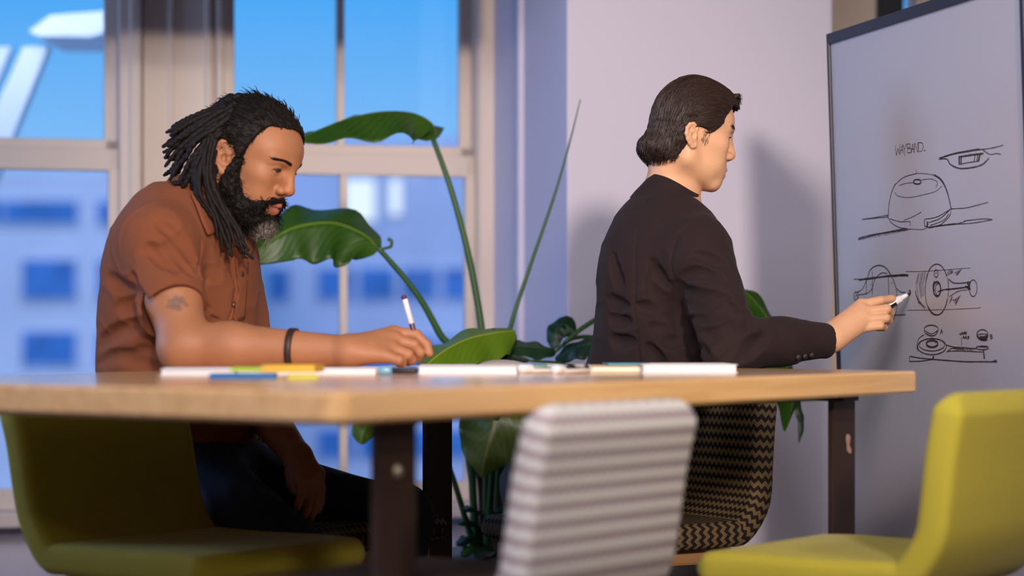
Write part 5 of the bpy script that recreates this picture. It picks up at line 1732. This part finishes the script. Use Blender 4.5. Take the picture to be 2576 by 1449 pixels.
def leaf(name, spine, half, mat, parent, normal=(0, -1, .3), fold=20.0, n=30, m=7, shape=None, curl=0.0, th=.0012, split=()):
    """blade along a spine of points; half: half width in metres; normal: where the upper face looks; fold: droop of the two halves in degrees"""
    c = smooth_path(spine, n)
    t = np.gradient(c, axis=0); t /= np.linalg.norm(t, axis=1)[:, None]
    nn = np.tile(np.array(normal, float), (n, 1)) if np.ndim(normal) == 1 else smooth_path(normal, n)
    side = np.cross(t, nn); side /= np.linalg.norm(side, axis=1)[:, None]
    nn = np.cross(side, t)
    u = np.linspace(0, 1, n)
    w = half * (np.interp(u, *shape) if shape else np.sin(np.pi * np.clip(u * .97 + .03, 0, 1)) ** .62 * (1 - .25 * u))
    w = np.maximum(w, .0006)
    bm = bmesh.new(); uvl = bm.loops.layers.uv.new('UVMap')
    seg = np.r_[0, np.cumsum(np.linalg.norm(np.diff(c, axis=0), axis=1))]
    grid = []
    cols = np.linspace(-1, 1, 2 * m + 1)
    for i in range(n):
        row = []
        for a in cols:
            f = math.radians(fold + curl * abs(a))
            ripple = .012 * math.sin(u[i] * 21 + a * 2) * abs(a) * half / .09 * (w[i] / half)
            p = c[i] + side[i] * a * w[i] * math.cos(f) + nn[i] * (-abs(a) * w[i] * math.sin(f) + ripple)
            row.append((p, nn[i]))
        grid.append(row)
    top = [[bm.verts.new(p) for p, q in row] for row in grid]
    bot = [[bm.verts.new(p - q * th) for p, q in row] for row in grid]
    K = 2 * m
    def face(vs, uv):
        f = bm.faces.new(vs); f.smooth = True
        for lp, q in zip(f.loops, uv): lp[uvl].uv = q
    for i in range(n - 1):
        for j in range(K):
            if any(i in range(a, b) and j in range(c0, c1) for a, b, c0, c1 in split): continue
            uv = [(cols[j], seg[i]), (cols[j + 1], seg[i]), (cols[j + 1], seg[i + 1]), (cols[j], seg[i + 1])]
            face((top[i][j], top[i][j + 1], top[i + 1][j + 1], top[i + 1][j]), uv)
            face((bot[i][j], bot[i + 1][j], bot[i + 1][j + 1], bot[i][j + 1]), [uv[0], uv[3], uv[2], uv[1]])
        for j in (0, K):
            uv = [(cols[j], seg[i])] * 4
            face((top[i][j], top[i + 1][j], bot[i + 1][j], bot[i][j]), uv)
    me = bpy.data.meshes.new(name)
    bmesh.ops.recalc_face_normals(bm, faces=bm.faces[:]); bm.to_mesh(me); bm.free()
    return link_mesh(name, me, mat, parent, True)

def stalk(pts, r0, r1, parent, mat=M_STALK, name='leaf_stalk'):
    p = smooth_path(pts, 28)
    return tube_obj(name, [p], [np.linspace(r0, r1, 28)], mat, parent, 10)

YP = 5.62
pot_c = Vector((P(1232, 0, YP).x, YP, 0))
plant = empty('potted_banana_plant', pot_c, 'tall potted plant with big paddle leaves between the window and the white pier', 'plant')
lathe_obj('pot', pot_c, pot_c + EZ * .27, [(0, .001), (0, .13), (.02, .14), (.24, .175), (.265, .18), (.268, .17), (.23, .16), (.225, .001)], M_POT, plant, 32)
lathe_obj('soil', pot_c + EZ * .215, pot_c + EZ * .24, [(0, .158), (.018, .155), (.022, .001)], M_SOIL, plant, 24)
base = pot_c + EZ * .23
def up(dx, dy, z): return base + Vector((dx, dy, z - .23))
# two tall leaves that lean to the left
stalk([up(-.005, 0, .22), P(1222, 980, YP), P(1211, 825, YP), P(1178, 640, YP), P(1134, 475, YP), P(1086, 340, YP + .02)], .0115, .0065, plant)
leaf('leaf', [P(1098, 350, YP + .02), P(1090, 312, YP + .01), P(1040, 284, YP), P(960, 280, YP - .03), P(880, 296, YP - .06), P(800, 326, YP - .09), P(740, 356, YP - .12)], .105, M_LEAF, plant,
     normal=(.05, -.36, 1), fold=24, shape=([0, .05, .2, .5, .8, 1], [.25, .6, .92, 1, .62, .02]))
stalk([up(-.03, .01, .22), P(1168, 960, YP - .05), P(1105, 838, YP - .08), P(1062, 760, YP - .10), P(1010, 690, YP - .12), P(948, 620, YP - .14)], .0105, .006, plant)
leaf('leaf', [P(954, 628, YP - .14), P(915, 588, YP - .15), P(840, 560, YP - .17), P(760, 566, YP - .2), P(690, 598, YP - .22), P(600, 668, YP - .25)], .105, M_LEAF, plant,
     normal=(.25, -.75, .75), fold=22, shape=([0, .06, .22, .5, .8, 1], [.18, .55, .95, 1, .7, .03]))
# dry curl at the leaf base
a_ = [P(948 + 18 * math.cos(t), 612 + 14 * math.sin(t), YP - .14) for t in np.linspace(2.6, 6.9, 9)]
stalk([P(945, 628, YP - .14), P(962, 626, YP - .14)] + [P(976 + 10 * math.cos(t), 612 + 11 * math.sin(t), YP - .14) for t in (1.6, .6, -.6, -1.6)], .003, .0045, plant, M_LEAFD, 'leaf_curl')
# rolled spear leaf
stalk([up(.01, 0, .22), P(1262, 960, YP - .05), P(1283, 828, YP - .08), P(1330, 680, YP - .08), P(1392, 500, YP - .08), P(1430, 370, YP - .08), P(1460, 250, YP - .08)], .0085, .0012, plant, M_STALK, 'spear_leaf')
# bright folded leaf beside the writing hand
stalk([up(-.01, -.04, .22), P(1250, 1050, YP - .3), P(1275, 900, YP - .4), P(1290, 838, YP - .42)], .009, .006, plant)
leaf('leaf', [P(1296, 832, YP - .42), P(1230, 838, YP - .46), P(1150, 862, YP - .52), P(1075, 915, YP - .58), P(1020, 985, YP - .62)], .075, M_LEAFB, plant,
     normal=(-.35, -.85, .55), fold=30, shape=([0, .1, .35, .7, 1], [.2, .75, 1, .8, .05]))
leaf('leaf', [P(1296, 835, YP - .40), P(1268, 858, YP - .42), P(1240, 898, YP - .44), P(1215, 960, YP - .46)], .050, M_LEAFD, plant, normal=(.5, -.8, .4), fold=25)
# broad leaf hanging below the table top
stalk([up(.0, -.05, .22), P(1225, 1180, YP - .12), P(1262, 1000, YP - .2), P(1270, 955, YP - .24)], .009, .006, plant)
leaf('leaf', [P(1270, 950, YP - .24), P(1262, 990, YP - .28), P(1240, 1080, YP - .31), P(1220, 1150, YP - .31), P(1212, 1202, YP - .29)], .092, M_YEL, plant,
     normal=(-.1, -1, .35), fold=14, shape=([0, .12, .45, .75, 1], [.3, .8, 1, .74, .04]))
leaf('leaf', [P(960, 985, YP - .2), P(940, 1040, YP - .22), P(915, 1085, YP - .24), P(908, 1118, YP - .25)], .04, M_LEAFB, plant, normal=(.2, -1, .3), fold=18)
stalk([up(-.02, -.03, .22), P(1120, 1150, YP - .1), P(1030, 1010, YP - .16), P(962, 985, YP - .2)], .008, .005, plant)
# stems in the pot
for x0, x1, r in ((1172, 1190, .010), (1196, 1214, .013), (1222, 1224, .012), (1246, 1240, .015), (1268, 1250, .010), (1286, 1262, .009)):
    stalk([Vector((pot_c.x + (x1 - 1232) * .0010, YP + .02 * math.sin(x0), .22)), P(x1, 1250, YP + .02 * math.sin(x0)), P(x0, 1090, YP + .03 * math.cos(x0)), P(x0 + 6, 960, YP + .03)], r, r * .7, plant, M_STALKD if x0 % 4 < 2 else M_STALK, 'stem')
# small low leaves
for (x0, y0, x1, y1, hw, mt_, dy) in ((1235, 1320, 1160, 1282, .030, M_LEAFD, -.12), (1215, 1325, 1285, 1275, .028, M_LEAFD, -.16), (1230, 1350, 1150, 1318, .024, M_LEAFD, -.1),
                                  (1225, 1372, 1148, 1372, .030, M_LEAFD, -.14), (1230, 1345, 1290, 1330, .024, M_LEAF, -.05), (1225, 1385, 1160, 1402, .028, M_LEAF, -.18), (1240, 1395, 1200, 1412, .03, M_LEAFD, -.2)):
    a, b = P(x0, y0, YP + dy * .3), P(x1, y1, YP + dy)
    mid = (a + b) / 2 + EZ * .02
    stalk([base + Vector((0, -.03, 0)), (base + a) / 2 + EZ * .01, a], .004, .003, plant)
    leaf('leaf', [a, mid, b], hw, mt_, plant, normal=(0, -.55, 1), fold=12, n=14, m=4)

# second plant, behind the man in the dark jacket
YQ = 5.45
pot2 = Vector((P(1640, 0, 5.62).x, 5.62, 0))
plant2 = empty('broad_leaf_plant', pot2, 'dark green broad leaf plant behind the man in the dark jacket', 'plant')
lathe_obj('pot', pot2, pot2 + EZ * .25, [(0, .001), (0, .11), (.02, .12), (.22, .15), (.245, .155), (.248, .145), (.21, .135), (.205, .001)], M_POT, plant2, 32)
lathe_obj('soil', pot2 + EZ * .195, pot2 + EZ * .22, [(0, .133), (.018, .13), (.022, .001)], M_SOIL, plant2, 24)
b2 = pot2 + EZ * .21
# arching leaf right of the man
stalk([b2, P(1690, 1050, 5.6), P(1760, 860, 5.5), P(1815, 755, 5.42), P(1845, 724, 5.40)], .010, .007, plant2)
leaf('leaf', [P(1838, 722, 5.40), P(1880, 738, 5.38), P(1925, 790, 5.36), P(1960, 860, 5.34), P(1985, 940, 5.33), P(1995, 1010, 5.33), P(1975, 1085, 5.34)], .074, M_LEAF, plant2,
     normal=[(.55, -.6, .75), (.62, -.6, .5), (.75, -.62, .3)], fold=18, shape=([0, .08, .3, .6, .85, 1], [.2, .62, .95, 1, .7, .04]))
leaf('leaf', [P(2004, 985, 5.40), P(2012, 1030, 5.39), P(2018, 1070, 5.38), P(2010, 1115, 5.37)], .014, M_LEAFD, plant2, normal=(.6, -.8, .1), fold=20, n=16, m=3)
stalk([b2, P(1780, 1180, 5.6), P(1920, 960, 5.48), P(1990, 955, 5.42), P(2004, 988, 5.40)], .007, .003, plant2)
leaf('leaf', [P(1880, 780, 5.44), P(1910, 830, 5.43), P(1935, 900, 5.42), P(1950, 985, 5.42)], .035, M_YEL, plant2, normal=(-.3, -.9, .3), fold=15)
# leaves left of the man, seen between the table and the pier
stalk([b2, P(1600, 1000, 5.6), P(1560, 820, 5.55), P(1522, 796, 5.5), P(1470, 822, 5.45), P(1420, 862, 5.42)], .009, .005, plant2)
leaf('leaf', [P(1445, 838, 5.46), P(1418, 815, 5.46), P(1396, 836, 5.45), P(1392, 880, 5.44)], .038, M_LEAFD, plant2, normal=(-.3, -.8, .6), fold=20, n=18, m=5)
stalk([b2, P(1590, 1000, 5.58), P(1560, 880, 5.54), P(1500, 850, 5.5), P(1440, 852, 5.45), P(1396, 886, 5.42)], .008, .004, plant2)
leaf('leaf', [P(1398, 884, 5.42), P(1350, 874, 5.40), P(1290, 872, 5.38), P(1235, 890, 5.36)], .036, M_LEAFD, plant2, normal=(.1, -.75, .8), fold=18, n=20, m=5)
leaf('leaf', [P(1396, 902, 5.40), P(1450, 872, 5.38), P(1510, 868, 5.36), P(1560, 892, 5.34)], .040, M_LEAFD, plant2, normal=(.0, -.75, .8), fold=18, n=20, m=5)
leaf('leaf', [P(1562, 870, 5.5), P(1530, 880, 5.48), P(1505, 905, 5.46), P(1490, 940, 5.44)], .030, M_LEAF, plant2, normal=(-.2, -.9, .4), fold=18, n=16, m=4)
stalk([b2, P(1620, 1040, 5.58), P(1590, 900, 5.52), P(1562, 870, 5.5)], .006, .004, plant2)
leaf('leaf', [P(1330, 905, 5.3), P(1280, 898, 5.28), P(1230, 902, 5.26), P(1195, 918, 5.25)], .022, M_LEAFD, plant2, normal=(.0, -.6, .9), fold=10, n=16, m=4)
stalk([b2, P(1560, 1060, 5.52), P(1450, 930, 5.4), P(1330, 906, 5.3)], .006, .003, plant2)
# ------------------------------------------------------------------ things on the table and in the hands
M_PAPER = material('white_paper', rgb(232, 230, 234), 0.7)
M_PAPER2 = material('cream_paper', rgb(222, 214, 196), 0.7)
M_BLUE = material('blue_note', rgb(36, 108, 176), 0.7)
M_GREEN = material('green_note', rgb(168, 196, 70), 0.7)
M_YELL = material('yellow_note', rgb(232, 182, 62), 0.7)
M_LIME2 = material('yellow_green_note', rgb(214, 206, 84), 0.7)
M_TEAL = material('teal_cover', rgb(78, 150, 172), 0.6)
M_TAN = material('tan_cover', rgb(186, 164, 130), 0.7)
M_WHITE = material('white_plastic', rgb(226, 224, 230), 0.3)
M_BLACKP = material('black_plastic', rgb(30, 26, 30), 0.35)
M_GREENP = material('green_print', rgb(104, 132, 120), 0.4)
M_CLEAR = material('blue_clear_plastic', rgb(120, 170, 200), 0.15, coat=.5)
M_FELT = material('grey_felt', rgb(150, 142, 142), 0.9, bump=.3, bump_scale=300)
M_PURP = material('maroon_plastic', rgb(84, 40, 66), 0.3)

def zt(px, py):
    """depth at which the table top is seen at this pixel row"""
    return (CAMZ - TZ) * FPX / (py - HOR)

def flat(name, x0, x1, Y, h, depth, mat, label, cat, group=None, z0=TZ, yaw=0.0, pages=None, bevel=.0008):
    """slab lying on the table: its near edge runs from px x0 to x1 at depth Y"""
    a, b = P(x0, 0, Y), P(x1, 0, Y)
    L_ = b.x - a.x
    c = Vector(((a.x + b.x) / 2, Y, z0))
    root = empty(name, c + Vector((0, depth / 2, 0)), label, cat, group)
    ex = Vector((math.cos(yaw), math.sin(yaw), 0)); ey = Vector((-math.sin(yaw), math.cos(yaw), 0))
    if pages is None:
        box_axes('sheets', c, ex, ey, EZ, (-L_ / 2, 0, 0.0002), (L_ / 2, depth, h), mat, root, bevel)
    else:
        box_axes('back_cover', c, ex, ey, EZ, (-L_ / 2, 0, .0002), (L_ / 2, depth, .0016), mat, root, .0004)
        box_axes('pages', c, ex, ey, EZ, (-L_ / 2 + .002, .002, .0016), (L_ / 2 - .002, depth - .002, h - .0014), pages, root, bevel)
        box_axes('front_cover', c, ex, ey, EZ, (-L_ / 2, 0, h - .0014), (L_ / 2, depth, h), mat, root, .0004)
    return root

flat('sketch_pad', 404, 592, 3.82, .0110, .20, M_PAPER, 'white sketch pad lying at the left end, under the elbow', 'pad', pages=M_PAPER, yaw=.10)
flat('paper_stack', 596, 946, 3.90, .0095, .21, M_PAPER, 'stack of white paper behind the coloured sticky notes', 'paper', yaw=-.03)
flat('sticky_note_pad', 526, 692, 3.60, .0075, .076, M_BLUE, 'blue sticky note pad on the table edge side', 'sticky notes', 'sticky note pads', yaw=.06)
flat('sticky_note_pad', 578, 664, 3.72, .0075, .076, M_GREEN, 'green sticky note pad tucked under the yellow one', 'sticky notes', 'sticky note pads', z0=TZ + .0082, yaw=-.05)
flat('sticky_note_pad', 655, 792, 3.66, .0120, .09, M_YELL, 'orange yellow sticky note pad, topmost of the notes', 'sticky notes', 'sticky note pads', z0=TZ + .0082, yaw=-.09)
flat('sticky_note_pad', 724, 800, 3.58, .0060, .070, M_LIME2, 'yellow green sticky note pad beside the blue one', 'sticky notes', 'sticky note pads', yaw=.12)
flat('notebook', 1052, 1302, 3.98, .0125, .24, M_PAPER, 'thick white notebook under the writing hand', 'notebook', pages=M_PAPER, yaw=.02)
flat('notebook', 1482, 1640, 4.06, .0120, .17, M_TAN, 'tan covered notebook between the markers and the white pad', 'notebook', pages=M_PAPER2, yaw=.05)
flat('folder', 1530, 1640, 4.12, .0030, .12, M_TEAL, 'thin teal folder on top of the tan notebook', 'folder', z0=TZ + .0122, yaw=.05)
flat('notepad', 1616, 1856, 4.03, .0150, .20, M_PAPER, 'white notepad with rounded corner nearest the right end of the table', 'notepad', pages=M_PAPER, yaw=.03, bevel=.003)

def text_on_cylinder(name, body, A, d, up_, rad, size, mat, parent):
    """lettering wrapped on a cylinder with axis d through A; the text centre faces up_"""
    cu = bpy.data.curves.new(name, 'FONT'); cu.body = body; cu.size = size; cu.align_x = 'CENTER'; cu.align_y = 'CENTER'
    cu.extrude = .0002; cu.resolution_u = 4
    o = bpy.data.objects.new('tmp_text', cu); COL.objects.link(o)
    bpy.context.view_layer.update()
    me = bpy.data.meshes.new_from_object(o.evaluated_get(bpy.context.evaluated_depsgraph_get()))
    bpy.data.objects.remove(o)
    d = d.normalized(); side = up_ - d * up_.dot(d); side.normalize(); w = side.cross(d)
    for v in me.vertices:
        a = v.co.y / rad
        q = A + d * v.co.x + (side * math.cos(a) + w * math.sin(a)) * (rad + .0003 + v.co.z)
        v.co = q
    me.name = name
    return link_mesh(name, me, mat, parent)

def wrap_label(name, A, d, up_, rad, x0, x1, half_deg, mat, parent):
    """printed label wrapped round part of a cylinder"""
    d = d.normalized(); side = up_ - d * up_.dot(d); side.normalize(); w = side.cross(d)
    bm = bmesh.new(); rows = []
    for i in range(13):
        a = math.radians(-half_deg + 2 * half_deg * i / 12)
        n_ = side * math.cos(a) + w * math.sin(a)
        rows.append([bm.verts.new(A + d * x + n_ * r_) for x in (x0, x1) for r_ in (rad, rad + .00018)])
    for p, q in zip(rows, rows[1:]):
        bm.faces.new((p[1], q[1], q[3], p[3])); bm.faces.new((p[0], p[2], q[2], q[0]))
        bm.faces.new((p[0], q[0], q[1], p[1])); bm.faces.new((p[2], p[3], q[3], q[2]))
    for r_ in (rows[0], rows[-1]):
        bm.faces.new((r_[0], r_[1], r_[3], r_[2]))
    return bm_obj(name, bm, mat, parent, True)

def marker(name, A, B, r, label, band, word, facing, print_mat, group=None, cap_len=.024):
    A, B = Vector(A), Vector(B); d = (B - A).normalized(); L_ = (B - A).length
    root = empty(name, (A + B) / 2, label, 'marker', group)
    lathe_obj('cap', A, A + d * cap_len, [(0, .0005), (.0005, r * .82), (.002, r * .97), (.004, r * 1.06), (cap_len - .002, r * 1.06), (cap_len, r * 1.0), (cap_len + .0002, .001)], M_WHITE, root, 24)
    lathe_obj('barrel', A + d * (cap_len - .002), B, [(0, r * .9), (.001, r), (L_ - cap_len - .004, r), (L_ - cap_len, r * .8), (L_ - cap_len + .002, .001)], M_WHITE, root, 24)
    lb = wrap_label('label_band', A, d, Vector((0, -.62, .78)), r * 1.003, cap_len + .003, L_ - .012, 62, band, root)
    if word:
        text_on_cylinder('lettering', word, A + d * (cap_len + (L_ - cap_len) * .56), d, Vector((0, -.75, .66)), r * 1.03, r * 2.0, print_mat, lb)
    return root

rm = .0076
m1a = Vector((P(1306, 0, 3.98).x, 3.98, TZ + rm * 1.06)); marker('dry_erase_marker', m1a, m1a + Vector((.088, .080, 0)), rm, 'white dry erase marker with green label, left of the pair', M_GREENP, 'expo', (0, -1, .35), M_WHITE, 'dry erase markers lying on the table')
m2a = Vector((P(1394, 0, 3.92).x, 3.92, TZ + rm * 1.06)); marker('dry_erase_marker', m2a, m2a + Vector((.064, .100, 0)), rm, 'white dry erase marker with black label, right of the pair', M_BLACKP, 'expo', (0, -1, .35), M_WHITE, 'dry erase markers lying on the table')
# thin dark pen behind the markers
pa = Vector((P(1288, 0, 4.1).x, 4.10, TZ + .0045))
pen_b = empty('thin_pen', pa, 'thin dark pen lying behind the pair of markers', 'pen')
lathe_obj('barrel', pa, pa + Vector((.095, .06, 0)), [(0, .001), (.001, .0038), (.10, .0042), (.112, .001)], M_BLACKP, pen_b, 14)
# capped pen near the hand: pale blue end, dark barrel
qa = Vector((P(952, 0, 3.86).x, 3.86, TZ + .0075))
cp_ = empty('capped_pen', qa, 'dark pen with pale blue translucent cap lying in front of the hand', 'pen')
qd = Vector((.995, -.10, 0)).normalized()
lathe_obj('cap', qa, qa + qd, [(0, .001), (.001, .006), (.006, .0072), (.022, .0072), (.024, .005)], M_CLEAR, cp_, 18)
lathe_obj('barrel', qa + qd * .022, qa + qd, [(0, .0052), (.002, .0058), (.035, .0058), (.044, .0048), (.046, .001)], M_BLACKP, cp_, 18)
# felt eraser
er = Vector((P(1262, 0, 4.46).x, 4.46, TZ))
ee = empty('felt_eraser', er, 'grey felt eraser behind the white notebook', 'eraser')
bm = bmesh.new()
bmesh.ops.create_uvsphere(bm, u_segments=24, v_segments=12, radius=1)
for v in bm.verts:
    v.co = Vector((v.co.x * .046, v.co.y * .026, max(v.co.z, -.45) * .012 + .0056))
bmesh.ops.translate(bm, vec=er, verts=bm.verts[:])
bm_obj('felt_pad', bm, M_FELT, ee, True)
# pen in the writing hand
A, B = P(1015, 742, 4.255), P(1062, 910, 4.262)
pd = (B - A); pl = pd.length; pd.normalize()
wp = empty('pen', A, 'white and maroon pen held upright in the writing hand', 'pen')
lathe_obj('end_cap', A, A + pd, [(0, .001), (.0005, .004), (.003, .0052), (.008, .0054), (.0085, .001)], M_PURP, wp, 18)
lathe_obj('barrel', A + pd * .0075, A + pd, [(0, .0050), (.001, .0054), (.047, .0054), (.048, .0046)], M_WHITE, wp, 18)
lathe_obj('grip', A + pd * .054, A + pd, [(0, .0046), (.002, .0053), (pl - .054 - .016, .0050), (pl - .054 - .006, .003), (pl - .054, .0008)], M_PURP, wp, 18)
# marker in the hand of the man in the dark jacket, tip on the board
tip = on_board(2291, 737) + BN * .0012
back = Vector(P(2196, 792, 4.80))
md = (back - tip).normalized()
hm = empty('drawing_marker', tip, 'white marker with black band pressed to the whiteboard', 'marker')
lathe_obj('nib', tip, tip + md, [(0, .0012), (.004, .0022), (.008, .0025), (.0085, .001)], M_BLACKP, hm, 12)
lathe_obj('collar', tip + md * .007, tip + md, [(0, .0032), (.002, .0042), (.016, .0062), (.0165, .001)], M_WHITE, hm, 18)
lathe_obj('barrel', tip + md * .022, tip + md, [(0, .0054), (.001, .0078), (.014, .0080), (.088, .0080), (.092, .007), (.094, .001)], M_WHITE, hm, 20)
wrap_label('label_band', tip, md, Vector((-.1, -.45, -.9)), .00805, .038, .100, 55, M_BLACKP, hm)
